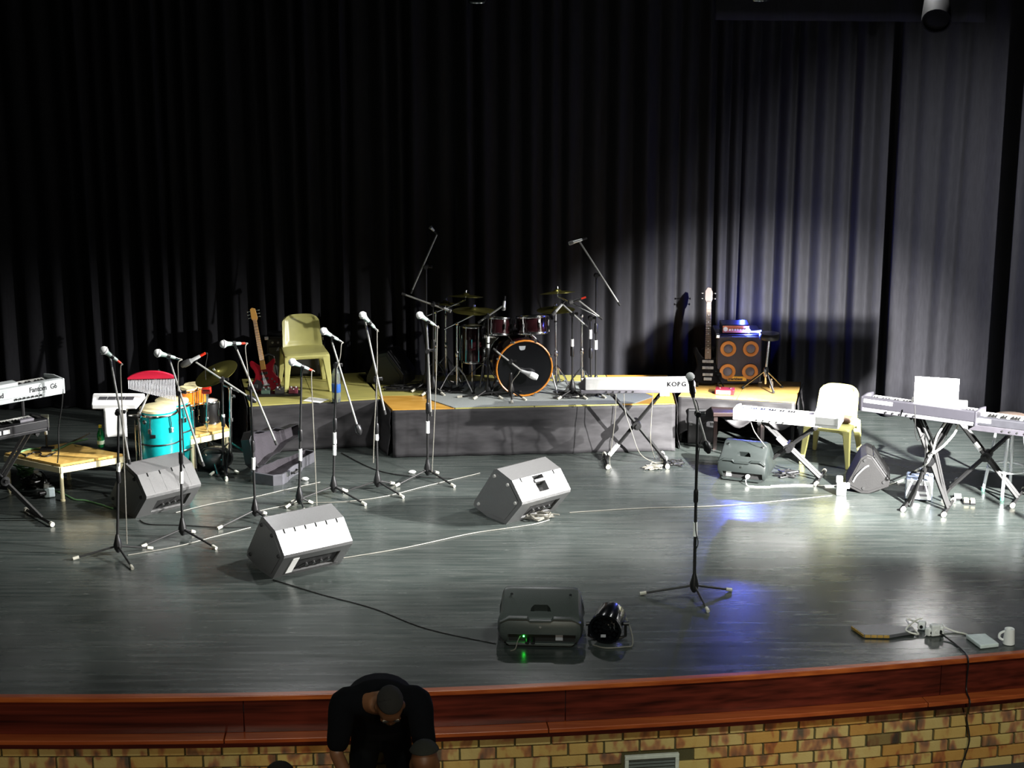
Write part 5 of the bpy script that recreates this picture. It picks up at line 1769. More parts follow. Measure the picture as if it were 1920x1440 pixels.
# bar chimes
yc = 14.95
t = thing('bar_chimes', 'red-topped bar chimes hanging on a boom beside the congas', 'chimes', D(284, 706, yc))
m_redw = wood_mat('red_stained_wood', 'b01830', 'd02a44', 0.3, st=(1, 8, 8))
a, b = D(239, 711, yc), D(328, 709, yc)
Lb_ = (b - a).length
d = (b - a).normalized()
pr = []
for i in range(17):
    s = i / 16
    pr.append((s * Lb_, 0.014 + 0.055 * (1 - (2 * s - 1) ** 2) ** 0.8))
pr += [(Lb_, 0.0), (0, 0.0)]
MB().prism(pr, a + Vector((0, 0.016, 0)), d, (0, 0, 1), (0, -0.032, 0)).build('bar', m_redw, t, bevel=0.004)
m_chime = mat('chime_tube', 'e4e4e8', 0.3, 0.2)
NC = 30
for i in range(NC):
    s = (i + 0.5) / NC
    p = a + d * (Lb_ * s) + Vector((0, 0, -0.008))
    ln = 0.075 + 0.115 * s
    MB().cyl(p, p - Vector((0, 0, ln)), 0.0046, n=6).build('chime', m_chime, t)
bm0, bm1 = D(297, 697, yc + 0.03), D(260, 778, yc + 0.03)
t = thing('chime_stand', 'chrome boom stand carrying the red bar chimes', 'stand', Vector((bm1.x, bm1.y, 0)))
MB().cyl(bm0, bm1, 0.010, n=8).build('boom', M_silver, t)
MB().ball(bm0, 0.022, 10).build('clamp', M_chrome, t)
MB().cyl(Vector((bm1.x, bm1.y, 0.05)), bm1 + Vector((0, 0, 0.03)), 0.013, n=10).build('pole', M_chrome, t)
MB().ball(bm1, 0.026, 10).build('tilt_joint', M_chrome, t)
MB().ball(bm1 + Vector((0.05, -0.02, -0.06)), 0.02, 8).build('wing_nut', M_chrome, t)
for k in range(3):
    an = 2 * math.pi * k / 3 + 0.8
    MB().cyl(Vector((bm1.x, bm1.y, 0.30)), Vector((bm1.x + 0.25 * math.cos(an), bm1.y + 0.25 * math.sin(an), 0.014)), 0.009, n=6).build('leg', M_chrome, t)

# electronic percussion pad with a sheet of paper hanging under it
yp_ = 14.75
p = D(214, 768, yp_)
t = thing('percussion_pad', 'white electronic percussion pad with a dark slot on a stand', 'percussion pad', p)
Mp = Matrix.Translation(p) @ Matrix.Rotation(R(9), 4, 'X')
MB(Mp).prism([(-0.19, 0.0), (0.19, 0.0), (0.222, 0.20), (0.222, 0.235), (-0.222, 0.235), (-0.222, 0.20)], (0, 0, 0), (1, 0, 0), (0, 1, 0), (0, 0, 0.05)).build('case', M_white, t, bevel=0.012)
for k in range(4):
    MB(Mp).box((-0.114 + 0.076 * k, 0.115, 0.052), (0.070, 0.06, 0.008)).build('pad', mat('pad_rubber', '3c3c40', 0.6), t, bevel=0.003)
st = thing('pad_stand', 'black stand with chrome clamps holding the white percussion pad', 'stand', Vector((p.x + 0.06, p.y + 0.12, 0)))
c = Vector((p.x + 0.06, p.y + 0.12, 0))
MB().cyl(c + Vector((0, 0, 0.05)), c + Vector((0, 0, p.z + 0.06)), 0.014, n=10).build('pole', M_tube, st)
MB().box(c + Vector((0, -0.03, p.z - 0.02)), (0.07, 0.05, 0.05)).build('clamp', M_chrome, st, bevel=0.008)
MB().cyl(c + Vector((0.04, -0.03, p.z - 0.08)), c + Vector((0.12, -0.03, p.z - 0.08)), 0.012, n=8).ball(c + Vector((0.13, -0.03, p.z - 0.08)), 0.024, 8).build('knob', M_chrome, st)
for k in range(3):
    an = 2 * math.pi * k / 3 + 0.2
    MB().cyl(c + Vector((0, 0, 0.24)), c + Vector((0.23 * math.cos(an), 0.2 * math.sin(an), 0.014)), 0.010, n=8).build('leg', M_tube, st)
a, b = D(194, 766, yp_ - 0.02), D(239, 818, yp_ - 0.02)
o = MB().grid(lambda u, v: Vector((a.x + (b.x - a.x) * u + 0.006 * v, yp_ - 0.02 + 0.012 * math.sin(u * 3) - 0.03 * v, a.z + (b.z - a.z) * v + 0.006 * u)), 8, 8).build('paper_sheet', M_paper, solid=0.001)
tag(o, 'white sheet of paper hanging below the percussion pad', 'paper')

# cymbal, red block, small drum, microphone over the table
cymbal_stand('tilted green-gold cymbal over the orange bongos', (389, 872), (388, 716), (404, 698), 43, (-0.40, -0.28), feet=((-46, 10), (20, 22), (26, -10)), zb=0.0)
Yc = G(389, 872).y
q = D(388, 731, Yc - 0.02)
t = thing('wood_block', 'red percussion block clamped on the cymbal stand beside the bongos', 'percussion block', q)
MB().box(q + Vector((0, -0.015, 0)), (0.08, 0.06, 0.06)).build('block', mat('block_red', 'd0281c', 0.35), t, bevel=0.010)
MB().box(q + Vector((0, -0.046, 0.006)), (0.055, 0.004, 0.008)).build('slot', M_slot, t)
MB().cyl(q - Vector((0, 0, 0.06)), q - Vector((0, 0, 0.028)), 0.014, n=8).build('clamp', M_chrome, t)
c = Vector((D(388, 745, Yc).x - 0.02, G(386, 797, zt1).y + 0.06, zt1))
q = D(388, 752, c.y)
drum('small_drum', 'small black drum with chrome hoops standing on the orange-topped table', Vector((c.x, c.y, q.z)), (0, 0, 1), 0.085, q.z - zt1 - 0.012, M_black, M_chrome, m_head, m_head, 5, group='drums on the low table')
t = thing('percussion_stand', 'chrome upright with a cross arm beside the open guitar case', 'stand', G(433, 880))
Bq = G(433, 880)
MB().cyl(Bq + Vector((0, 0, 0.05)), D(432, 728, Bq.y), 0.014, n=10).build('pole', M_chrome, t)
MB().cyl(D(417, 721, Bq.y), D(449, 735, Bq.y), 0.010, n=8).build('cross_arm', M_chrome, t)
MB().ball(D(432, 728, Bq.y), 0.022, 10).build('tilt_joint', M_chrome, t)
MB().ball(D(438, 743, Bq.y - 0.02), 0.020, 8).build('wing_nut', M_chrome, t)
MB().cyl(D(433, 783, Bq.y) , D(433, 790, Bq.y), 0.022, n=10).build('collar', M_chrome, t)
for k in range(3):
    an = 2 * math.pi * k / 3 + 0.5
    MB().tube([Bq + Vector((0, 0, 0.26)), Bq + Vector((0.12 * math.cos(an), 0.12 * math.sin(an), 0.16)), Bq + Vector((0.26 * math.cos(an), 0.26 * math.sin(an), 0.014))], 0.009, 6).build('leg', mat('teal_tube', '2a7a74', 0.3, 0.5) if k == 0 else M_chrome, t)
s = mic_stand('dark boom stand reaching left over the bongos', (420, 886), (417, 711), (367, 679), (472, 748), [(396, 892), (446, 889), (425, 902)], [(777, 800)], weight=True)
Y = s.location.y - 0.03
A, B = D(376, 667, Y), D(346, 683, Y)
t = thing('microphone', 'dark microphone with a red plug slanting over the bongos', 'microphone', A)
d = (B - A).normalized()
L = (B - A).length
MB().lathe([(0.011, 0), (0.015, 0.012), (0.016, L * 0.5), (0.024, L * 0.62)], A, d, 14).build('body', M_silver, t)
MB().lathe([(0.024, L * 0.62), (0.030, L * 0.75), (0.030, L * 1.0), (0.018, L * 1.2), (0.001, L * 1.25)], A, d, 14).build('grille', m_dark_grille, t)
MB().cyl(A, A - d * 0.05, 0.012, n=10).build('plug', M_plug, t)
MB().cyl(A.lerp(B, 0.2), D(367, 680, Y), 0.008, n=8).build('clip', M_black, t)
MB().tube([A - d * 0.05, A - d * 0.07 + Vector((0, 0, -0.02)), D(385, 690, Y + 0.02), D(386, 712, Y + 0.05)], 0.004, 6, 5).build('lead', M_cab, t)
# dark holdall under the orange-topped table
p = G(397, 893)
t = thing('gear_bag', 'black rounded gear bag under the orange-topped low table', 'bag', p + Vector((0, 0.2, 0)))
MB().ball(p + Vector((0, 0.2, 0.11)), 1.0, 18, (0.17, 0.13, 0.115)).build('body', mat('bag_nylon', '161a1a', 0.35, bump=0.3), t)
MB().tube([p + Vector((-0.10, 0.12, 0.18)), p + Vector((-0.06, 0.07, 0.235)), p + Vector((0.06, 0.07, 0.235)), p + Vector((0.10, 0.12, 0.18))], 0.009, 6, 4).build('strap', M_rubber, t)
for k in range(3):
    MB().ball(p + Vector((-0.06 + 0.07 * k, 0.095, 0.165 - 0.02 * k)), 0.011, 8).build('buckle', M_chrome, t)

# ================================================================ OPEN GUITAR CASE
g0 = G(497, 908)
t = thing('guitar_case', 'open black guitar case with silver rim and mauve lining on the floor', 'case', g0)
yaw = R(64)
Mc = Mz(g0 + Vector((-0.02, 0, 0)), yaw)
out = []
prof = [(0.0, 0.20), (0.08, 0.215), (0.20, 0.205), (0.32, 0.165), (0.42, 0.15), (0.52, 0.155), (0.62, 0.12), (0.70, 0.085), (0.98, 0.075), (1.0, 0.06)]
rim = [(x * 0.80, -w * 0.78) for x, w in prof] + [(x * 0.80, w * 0.78) for x, w in reversed(prof)]
rim[0], rim[-1] = (0.0, -0.11), (0.0, 0.11)
m_rim = mat('case_shell', '55555a', 0.35, 0.3)
m_lin = mat('mauve_plush', '221e24', 0.9, bump=0.4, scale=90)
hw = 0.168


def case_half(M, name, zs, mo):
    cx = sum(p[0] for p in rim) / len(rim)
    inn = [((x - cx) * 0.94 + cx, y * 0.90) for x, y in rim]
    h = 0.095
    rings = [[Vector((x, y, 0)) for x, y in rim], [Vector((x, y, h)) for x, y in rim], [Vector((x, y, h)) for x, y in inn]]
    MB(M).ring_stack(rings, cap=False).add([Vector((x, y, 0)) for x, y in rim], [tuple(range(len(rim)))]).build(name, mo, t, bevel=0.004, seg=1)
    rings = [[Vector((x, y, h)) for x, y in inn], [Vector((x, y, 0.02)) for x, y in inn]]
    MB(M).ring_stack(rings, cap=False).add([Vector((x, y, 0.02)) for x, y in inn], [tuple(range(len(inn)))]).build(name.replace('shell', 'lining'), m_lin, t)


case_half(Mc, 'base_shell', 1, m_rim)
hinge = Mc @ Matrix.Translation((0, hw, 0.10)) @ Matrix.Rotation(R(80), 4, 'X') @ Matrix.Translation((0, hw, 0.0))
case_half(hinge, 'lid_shell', 1, M_black)
for x in (0.16, 0.42):
    MB(Mc).box((x, -hw + (0.005 if x < 0.3 else 0.045), 0.075), (0.05, 0.014, 0.05)).build('latch', M_chrome, t, bevel=0.004)
MB(Mc).tube([(0.26, -0.125, 0.05), (0.27, -0.16, 0.05), (0.35, -0.155, 0.05), (0.36, -0.12, 0.05)], 0.010, 6).build('handle', M_rubber, t)

# ================================================================ RIGHT-HAND SMALL THINGS
# white stool
sb = G(1886, 926)
t = thing('bar_stool', 'white metal stool with a foot ring behind the grey keyboard', 'stool', sb)
zs = 0.66
MB().lathe([(0.001, zs), (0.15, zs), (0.165, zs + 0.012), (0.165, zs + 0.03), (0.15, zs + 0.042), (0.001, zs + 0.044)], sb, n=28).build('seat', mat('stool_seat', '50443c', 0.5), t)
m_wm = mat('white_steel', 'e2e8ea', 0.3, var=0.03)
for k in range(4):
    a = math.pi / 4 + k * math.pi / 2 + 0.35
    e = Vector((math.cos(a), math.sin(a), 0))
    lg = MB().cyl(sb + e * 0.105 + Vector((0, 0, zs)), sb + e * 0.195 + Vector((0, 0, 0.012)), 0.0145, n=10).build('leg', m_wm, t)
    MB().cyl(sb + e * 0.197, sb + e * 0.195 + Vector((0, 0, 0.03)), 0.018, n=10).build('rubber_foot', mat('green_rubber', '3c6a5c', 0.6), t, lg)
MB().torus(sb + Vector((0, 0, 0.24)), (0, 0, 1), 0.165, 0.011, 36, 8).build('foot_ring', m_wm, t)
# white boxed amplifier on the floor
p = G(1697, 938)
t = thing('combo_amplifier', 'small white-fronted amplifier on the floor below the laptop', 'amplifier', p)
Mp = Mz(p, R(-14))
MB(Mp).box((0.11, 0.10, 0.105), (0.23, 0.20, 0.19)).build('case', mat('amp_blue_grey', '8c98b0', 0.35, 0.2), t, bevel=0.012)
fp = MB(Mp).box((0.11, -0.004, 0.105), (0.215, 0.012, 0.17)).build('front_panel', mat('amp_white', 'e8e8ea', 0.25, 0.3), t, bevel=0.008)
MB(Mp).box((0.11, -0.011, 0.12), (0.15, 0.004, 0.055)).build('display_slot', m_kgrey, t, fp)
MB(Mp).box((0.11, -0.011, 0.06), (0.15, 0.004, 0.02)).build('display_slot', m_kgrey, t, fp)
MB(Mp).tube([(0.03, 0.10, 0.20), (0.04, 0.10, 0.225), (0.18, 0.10, 0.225), (0.19, 0.10, 0.20)], 0.010, 6).build('handle', M_black, t)
for x in (0.03, 0.19):
    for y in (0.03, 0.17):
        MB(Mp).cyl((x, y, 0), (x, y, 0.012), 0.014, n=10).build('foot', M_rubber, t)
for (px, py, w, c, lab) in ((1796, 938, 0.075, M_silver, 'flat silver foot pedal on the floor beneath the grey keyboard'), (1812, 946, 0.05, m_skin, 'small beige foot switch next to the flat silver pedal'), (1824, 947, 0.045, m_cream, 'outermost small beige foot switch nearest the white stool')):
    p = G(px, py)
    t = thing('foot_pedal', lab, 'pedal', p)
    MB(Mz(p, R(-10))).box((0, 0.04, 0.010), (w, 0.09, 0.018)).build('base', M_black, t, bevel=0.003)
    MB(Mz(p, R(-10))).box((0, 0.035, 0.028), (w * 0.8, 0.075, 0.012), Matrix.Rotation(R(8), 3, 'X')).build('tread', c, t, bevel=0.003)
# plug block between the wedges
p = G(1577, 930)
t = thing('plug_adapter', 'white block of plugs on the floor before the right dark wedge', 'plug', p)
MB(Mz(p, R(-10))).box((0.0, 0.03, 0.055), (0.085, 0.06, 0.11)).build('body', M_white, t, bevel=0.012)
MB(Mz(p, R(-10))).box((-0.02, 0.03, 0.14), (0.06, 0.05, 0.06)).build('plug', M_white, t, bevel=0.012)
MB(Mz(p, R(-10))).box((0.055, 0.02, 0.09), (0.03, 0.035, 0.05)).build('plug', M_white, t, bevel=0.008)
# white lamp-like power plug left of the mic stand, and one by the X stand
for (px, py, lab, c) in ((1246, 864, 'white round power plug at the foot of the X stand', 'e8e8d0'), (572, 901, 'white scrap of tape on the floor beside the guitar case', 'f4f4f0'), (773, 888, 'white scrap of tape on the floor before the drum platform', 'f0f0ec')):
    p = G(px, py)
    t = MB().lathe([(0.018, 0), (0.028, 0.008), (0.03, 0.03), (0.018, 0.045), (0.001, 0.048)], p, n=12) if 'plug' in lab else MB().ball(p + Vector((0, 0, 0.016)), 1, 8, (0.035, 0.022, 0.016))
    o = t.build('power_plug' if 'plug' in lab else 'tape_scrap', mat('scrap_' + c, c, 0.5, bump=0.5))
    tag(o, lab, 'plug' if 'plug' in lab else 'scrap')

# front right: board, plugs, white power brick, mug
p = G(1597, 1184)
q1 = [G(1596, 1180), G(1620, 1197), G(1668, 1198), G(1715, 1190), G(1712, 1182), G(1690, 1181), G(1650, 1177)]
t = thing('pedal_plate', 'flat dark board with brass edge strips on the floor near the stage edge', 'board', q1[0])
MB().ring_stack([[v + Vector((0, 0, 0.004)) for v in q1], [v + Vector((0, 0, 0.030)) for v in q1]]).build('board', mat('board_grey', '5c5c60', 0.4), t, bevel=0.004)
m_brass = mat('brass_strip', 'b09048', 0.35, 0.6)
for i in (0, 1):
    a, b = q1[i], q1[i + 1]
    d = (b - a).normalized()
    nrm = Vector((d.y, -d.x, 0))
    for k in range(4):
        s0, s1 = 0.03 + 0.245 * k, 0.03 + 0.245 * k + 0.215
        MB().prism([(0, 0.008), ((b - a).length * (s1 - s0), 0.008), ((b - a).length * (s1 - s0), 0.027), (0, 0.027)], a.lerp(b, s0), d, (0, 0, 1), nrm * 0.006).build('edge_strip', m_brass, t)
wp = thing('plug_cluster', 'cluster of white plugs and adapters on the floor near the stage edge', 'plug', G(1742, 1190))
for (px, py, dx, dy, h, r) in ((1728, 1180, 0.055, 0.055, 0.06, -20), (1752, 1192, 0.07, 0.05, 0.085, 15), (1741, 1192, 0.045, 0.045, 0.06, 40), (1762, 1190, 0.05, 0.06, 0.07, -5)):
    p = G(px, py)
    b = MB(Mz(p, R(r))).box((0, 0, h / 2 + 0.002), (dx, dy, h)).build('plug', M_white, wp, bevel=0.012)
    MB(Mz(p, R(r))).cyl((0, -dy / 2, h * 0.5), (0, -dy / 2 - 0.006, h * 0.5), 0.012, n=10).build('socket', M_slot if r != 15 else M_white, wp, b)
MB().tube([G(1727, 1180) + Vector((0, 0, 0.04)), G(1700, 1168) + Vector((0, 0, 0.03)), G(1706, 1180) + Vector((0, 0, 0.03)), G(1722, 1192) + Vector((0, 0, 0.012)), G(1698, 1190) + Vector((0, 0, 0.036)), G(1716, 1176) + Vector((0, 0, 0.05)), G(1728, 1172) + Vector((0, 0, 0.05))], 0.006, 6, 6).build('lead', M_cabw, wp)
q2 = [G(1810, 1197), G(1838, 1218), G(1873, 1214), G(1847, 1195)]
br = MB().ring_stack([[v + Vector((0, 0, 0.002)) for v in q2], [v + Vector((0, 0, 0.032)) for v in q2]]).build('power_brick', mat('brick_white', 'd4dedc', 0.35), bevel=0.008)
tag(br, 'flat square white power brick at the very edge of the stage', 'power brick')
cable('cable', 'white cable from the plug cluster to the square power brick', [G(1766, 1182) + Vector((0, 0, 0.03)), G(1790, 1186) + Vector((0, 0, 0.008)), G(1808, 1190) + Vector((0, 0, 0.008)), G(1820, 1199) + Vector((0, 0, 0.02))], 0.006, M_cabw)
p = G(1891, 1207)
mg = thing('mug', 'white tapered mug with its handle to the left at the stage edge', 'mug', p)
MB().lathe([(0.036, 0.0), (0.042, 0.004), (0.034, 0.112), (0.031, 0.114), (0.018, 0.110), (0.014, 0.07), (0.001, 0.07)], p, n=26).build('body', M_white, mg)
MB().tube([p + Vector((-0.033, 0.0, 0.095)), p + Vector((-0.062, 0.005, 0.075)), p + Vector((-0.066, 0.005, 0.045)), p + Vector((-0.04, 0.0, 0.028))], 0.009, 8, 5).build('handle', M_white, mg)
ex_ = edge_y(3.05)
c0 = G(1762, 1194)
e0 = G(1812, 1232)
ee = Vector((e0.x, edge_y(e0.x) - 0.065, 0.012))
cable('cable', 'black twin cable running from the plugs over the stage edge', [c0 + Vector((0, 0, 0.03)), G(1785, 1205) + Vector((0, 0, 0.008)), Vector((e0.x, edge_y(e0.x) + 0.03, 0.012)), ee, ee + Vector((0.005, -0.005, -0.06)), Vector((ee.x + 0.01, edge_y(ee.x) - 0.04, -0.15)), Vector((ee.x + 0.012, edge_y(ee.x) - 0.04, -0.24)), Vector((ee.x + 0.012, edge_y(ee.x) - 0.14, -0.265)), Vector((ee.x + 0.014, edge_y(ee.x) - 0.14, -0.31)), Vector((ee.x + 0.03, edge_y(ee.x) - 0.03, -0.45)), Vector((ee.x + 0.06, edge_y(ee.x) - 0.03, -0.62)), Vector((ee.x + 0.02, edge_y(ee.x) - 0.03, -0.80)), Vector((ee.x, edge_y(ee.x) - 0.08, -0.843))], 0.0055, M_cab, cat='cable')

# ================================================================ FLOOR CABLES
def floor_cable(label, pts, r, m, up=None):
    return cable('cable', label, [G(x, y) + Vector((0, 0, r + 0.001)) for x, y in pts], r, m)


floor_cable('pale cable running from the left stands to the nearest big wedge', [(240, 1042), (330, 1026), (400, 1008), (470, 990)], 0.0042, M_cabg)
floor_cable('pale cable curving across the floor past the open guitar case', [(330, 962), (400, 945), (470, 934), (540, 918), (600, 905)], 0.0038, M_cabg)
floor_cable('pale cable running along the row of microphone stands', [(480, 960), (560, 945), (640, 942), (720, 932), (800, 912), (900, 888)], 0.0038, M_cabg)
floor_cable('long pale cable crossing from the big wedge to the middle wedge', [(640, 1048), (760, 1028), (880, 1002), (948, 992), (1000, 984), (1030, 976)], 0.0042, M_cabg)
floor_cable('thin pale cable running right from the middle wedge', [(1068, 962), (1200, 954), (1330, 950), (1420, 944), (1560, 930)], 0.0038, M_cabg)
floor_cable('dark cable running from the big wedge to the front monitor', [(512, 1088), (600, 1115), (700, 1142), (800, 1180), (930, 1208)], 0.0042, M_cab)
floor_cable('pale green cable from the low table leg to the black wedge', [(100, 920), (120, 928), (140, 938), (160, 940), (190, 948), (212, 955)], 0.007, m_gcab)
floor_cable('dark cable lying between the left wedge and the second stand', [(262, 976), (280, 984), (340, 986), (420, 990), (470, 988)], 0.0042, M_cab)
floor_cable('thin dark cable crossing the floor behind the middle stands', [(640, 850), (700, 880), (760, 893), (850, 898)], 0.0042, M_cab)
floor_cable('white cable snaking right past the dark wedge to the amplifier', [(1445, 912), (1500, 910), (1560, 912), (1590, 905), (1620, 910), (1660, 911), (1694, 900)], 0.0045, M_cabw)
o = cable('cable', 'white cable drooping from the laptop tray down to the floor', [lp + Vector((0.22, -0.02, 0.0)), lp + Vector((0.16, -0.06, 0.01)), D(1775, 790, lp.y - .06), D(1757, 818, lp.y - .05), D(1748, 850, lp.y - .06), D(1735, 872, lp.y - .02), G(1716, 893) + Vector((0, 0, .05)), G(1700, 900) + Vector((0, 0, .008))], 0.008, M_cabw)
o = cable('cable', 'second white cable looping under the laptop keyboard', [lp + Vector((0.22, 0.0, 0.0)), lp + Vector((0.27, -0.08, -0.03)), D(1800, 790, lp.y - .12), D(1790, 812, lp.y - .12), D(1770, 835, lp.y - .12), D(1750, 850, lp.y - .08)], 0.009, M_cabw)
o = cable('cable', 'dark cable hanging from the stage keyboard beside the laptop stand', [D(1715, 760, Ya - .16), D(1716, 790, Ya - .18), D(1716, 812, Ya - .15), D(1722, 826, Ya - .1), D(1733, 815, Ya - .1), D(1735, 840, Ya - .05), D(1733, 880, Ya), G(1731, 935) + Vector((0, 0, .01))], 0.0042, M_cab)
# leads hanging from the long white keyboard
Yk = G(1190, 876).y
o = cable('cable', 'pale lead hanging from the left of the long white keyboard', [D(1155, 738, Yk), D(1154, 770, Yk - .02), D(1149, 820, Yk - .05), D(1143, 862, Yk - .05), G(1146, 880) + Vector((0, 0, .008))], 0.0038, M_cabg)
o = cable('cable', 'pale lead drooping from the middle of the long white keyboard', [D(1170, 738, Yk), D(1172, 770, Yk - .02), D(1184, 808, Yk - .05), D(1200, 850, Yk - .05), G(1226, 868) + Vector((0, 0, .008)), G(1246, 870) + Vector((0, 0, .02))], 0.0038, M_cabg)
o = cable('cable', 'pale lead hanging from the right of the long white keyboard', [D(1224, 738, Yk), D(1221, 790, Yk - .02), D(1220, 830, Yk - .04), G(1228, 862) + Vector((0, 0, .01))], 0.0038, M_cabg)
o = cable('cable', 'lead hanging from the left end of the small white keyboard', [D(1408, 792, G(1492, 893).y - .05), D(1415, 810, G(1492, 893).y - .12), D(1430, 830, G(1492, 893).y - .14), D(1437, 838, G(1492, 893).y - .12)], 0.0038, M_cabg)
# cable piles
random.seed(9)


def pile(label, px, py, w, h, n, r, m, z=0.03):
    pts = []
    for i in range(n):
        a = i * 2.4
        pts.append(G(px + w * math.cos(a) * random.uniform(0.5, 1), py + h * math.sin(a) * random.uniform(0.5, 1)) + Vector((0, 0, r + z * random.random())))
    return cable('cable_pile', label, pts, r, m, cat='cable')


pile('tangle of grey leads at the connectors of the middle wedge', 1010, 972, 40, 8, 22, 0.007, M_cabg, 0.05)
pile('tangle of black leads at the connectors of the nearest big wedge', 606, 1058, 30, 12, 16, 0.007, M_cab, 0.06)
pile('coil of green cable under the synthesizer stand', 48, 892, 24, 8, 22, 0.008, m_gcab, 0.10)
pile('heap of dark cables on the floor beside the low table leg', 70, 912, 34, 14, 34, 0.008, M_cab, 0.08)
pile('tangle of leads on the floor under the long white keyboard', 1225, 878, 22, 6, 18, 0.006, M_cabg, 0.03)
pile('tangle of dark leads on the floor by the right brace of the X stand', 1268, 872, 20, 6, 14, 0.006, M_cab, 0.03)
pile('dark leads lying beside the plastic monitor below the white keyboard', 1478, 893, 26, 8, 18, 0.008, M_cab, 0.04)
for (px, py, lab, s) in ((94, 934, 'white power adapter on the floor beside the low table leg', 1.0), (74, 903, 'white plug strip lying among the cables by the table', 0.8)):
    p = G(px, py)
    t = thing('power_adapter', lab, 'plug', p)
    MB(Mz(p, R(20))).box((0, 0.04, 0.045 * s), (0.09, 0.075, 0.085 * s)).build('body', mat('adapter_white', 'd8e8ec', 0.4), t, bevel=0.012)
    MB(Mz(p, R(20))).box((-0.02, 0.04, 0.10 * s), (0.045, 0.04, 0.035)).build('plug', M_white, t, bevel=0.008)
    MB(Mz(p, R(20))).cyl((-0.035, 0.01, 0.05 * s), (-0.09, -0.01, 0.05 * s), 0.022, n=10).build('plug', M_black, t)
# ================================================================ PEOPLE
m_skin_ = mat('dark_skin', '6a462e', 0.5, var=0.06)
m_shirt = mat('black_tshirt', '050609', 0.95, spec=0.12, bump=0.15, scale=40)
m_trs = mat('dark_trousers', '08090b', 0.9, spec=0.1)
m_hair = mat('cropped_hair', '16130f', 0.9, bump=0.5, scale=200)
m_shoe = mat('black_shoe', '0c0c0c', 0.4)
FZ = -0.85


def limb(b, pts, rad, n=14, sm=4):
    P = smooth_path(pts, sm) if len(pts) > 2 else [Vector(p) for p in pts]
    if len(P) != len(pts):
        rr = []
        for i in range(len(P)):
            s = i / (len(P) - 1) * (len(pts) - 1)
            k = min(int(s), len(pts) - 2)
            rr.append(rad[k] + (rad[k + 1] - rad[k]) * (s - k))
    else:
        rr = list(rad)
    b.tube(P, rr, n)
    b.ball(P[0], rr[0] * 0.98, n)
    b.ball(P[-1], rr[-1] * 0.98, n)


def torso(b, secs, n=18):
    """secs: (centre, half width, half depth, normal direction)"""
    rings = []
    for c, hw_, hd, d in secs:
        d = Vector(d).normalized()
        ex = Vector((1, 0, 0))
        ey = d.cross(ex).normalized()
        rings.append([Vector(c) + ex * hw_ * math.cos(a) + ey * hd * math.sin(a) for a in [2 * math.pi * j / n for j in range(n)]])
    b.ring_stack(rings)


def head_parts(b, c, fwd, up, s=1.0):
    """skull, jaw, nose, ears joined into the body; returns the head frame"""
    f, u = Vector(fwd).normalized(), Vector(up).normalized()
    r = f.cross(u).normalized()
    u = r.cross(f)
    M = Matrix((r, f, u)).transposed().to_4x4()
    M.translation = Vector(c)
    M = M @ Matrix.Diagonal((s, s, s, 1))
    h = MB(M)
    h.ball((0, -0.012, 0.025), 1, 18, (0.078, 0.098, 0.092))
    h.ball((0, 0.018, -0.045), 1, 16, (0.062, 0.074, 0.075))
    h.ball((0, 0.050, -0.088), 1, 12, (0.034, 0.034, 0.028))
    h.ring_stack([[Vector((x * k, y, z)) for x, y in ((-0.018, 0.07), (0.018, 0.07), (0, 0.07 + dy))] for z, k, dy in ((0.015, 0.5, 0.024), (-0.022, 0.9, 0.046), (-0.036, 1.0, 0.030))])
    h.ball((0, 0.084, -0.056), 1, 10, (0.026, 0.012, 0.007))
    h.ball((0, 0.081, -0.068), 1, 10, (0.023, 0.012, 0.008))
    h.ball((0, 0.068, 0.028), 1, 10, (0.058, 0.020, 0.012))
    for sx in (-1, 1):
        h.ball((sx * 0.080, -0.008, -0.010), 1, 10, (0.011, 0.024, 0.034))
        h.ball((sx * 0.040, 0.062, -0.026), 1, 10, (0.022, 0.020, 0.020))
    b.v += h.v
    k = len(b.v) - len(h.v)
    b.f += [tuple(i + k for i in f_) for f_ in h.f]
    return M


def hair_cap(M, t, name='hair', m=None, thick=1.05, afro=0.0):
    def fn(u, v):
        a = 2 * math.pi * u
        # the hair line runs lower behind than at the forehead
        low = 1.22 - 0.42 * (0.5 + 0.5 * math.sin(a))
        th = low * v
        n_ = 1 + 0.02 * noise.noise(Vector((math.cos(a) * 6, math.sin(a) * 6, th * 6)))
        q = Vector((math.sin(th) * math.cos(a) * 0.080, math.sin(th) * math.sin(a) * 0.100, math.cos(th) * 0.094)) * (thick + afro) * n_
        return M @ (q + Vector((0, -0.012, 0.027)))
    return MB().grid(fn, 28, 12).build(name, m or m_hair, t, solid=0.006)


def face_parts(M, t):
    for sx in (-1, 1):
        e = MB(M).ball((sx * 0.032, 0.076, -0.002), 1, 10, (0.015, 0.010, 0.009)).build('eye', mat('eye_white', 'c8c0b4', 0.3), t)
        MB(M).ball((sx * 0.032, 0.0835, -0.003), 1, 8, (0.007, 0.004, 0.007)).build('iris', M_black, t, e)
        MB(M).ball((sx * 0.032, 0.086, 0.018), 1, 8, (0.018, 0.006, 0.004)).build('eyebrow', m_hair, t)


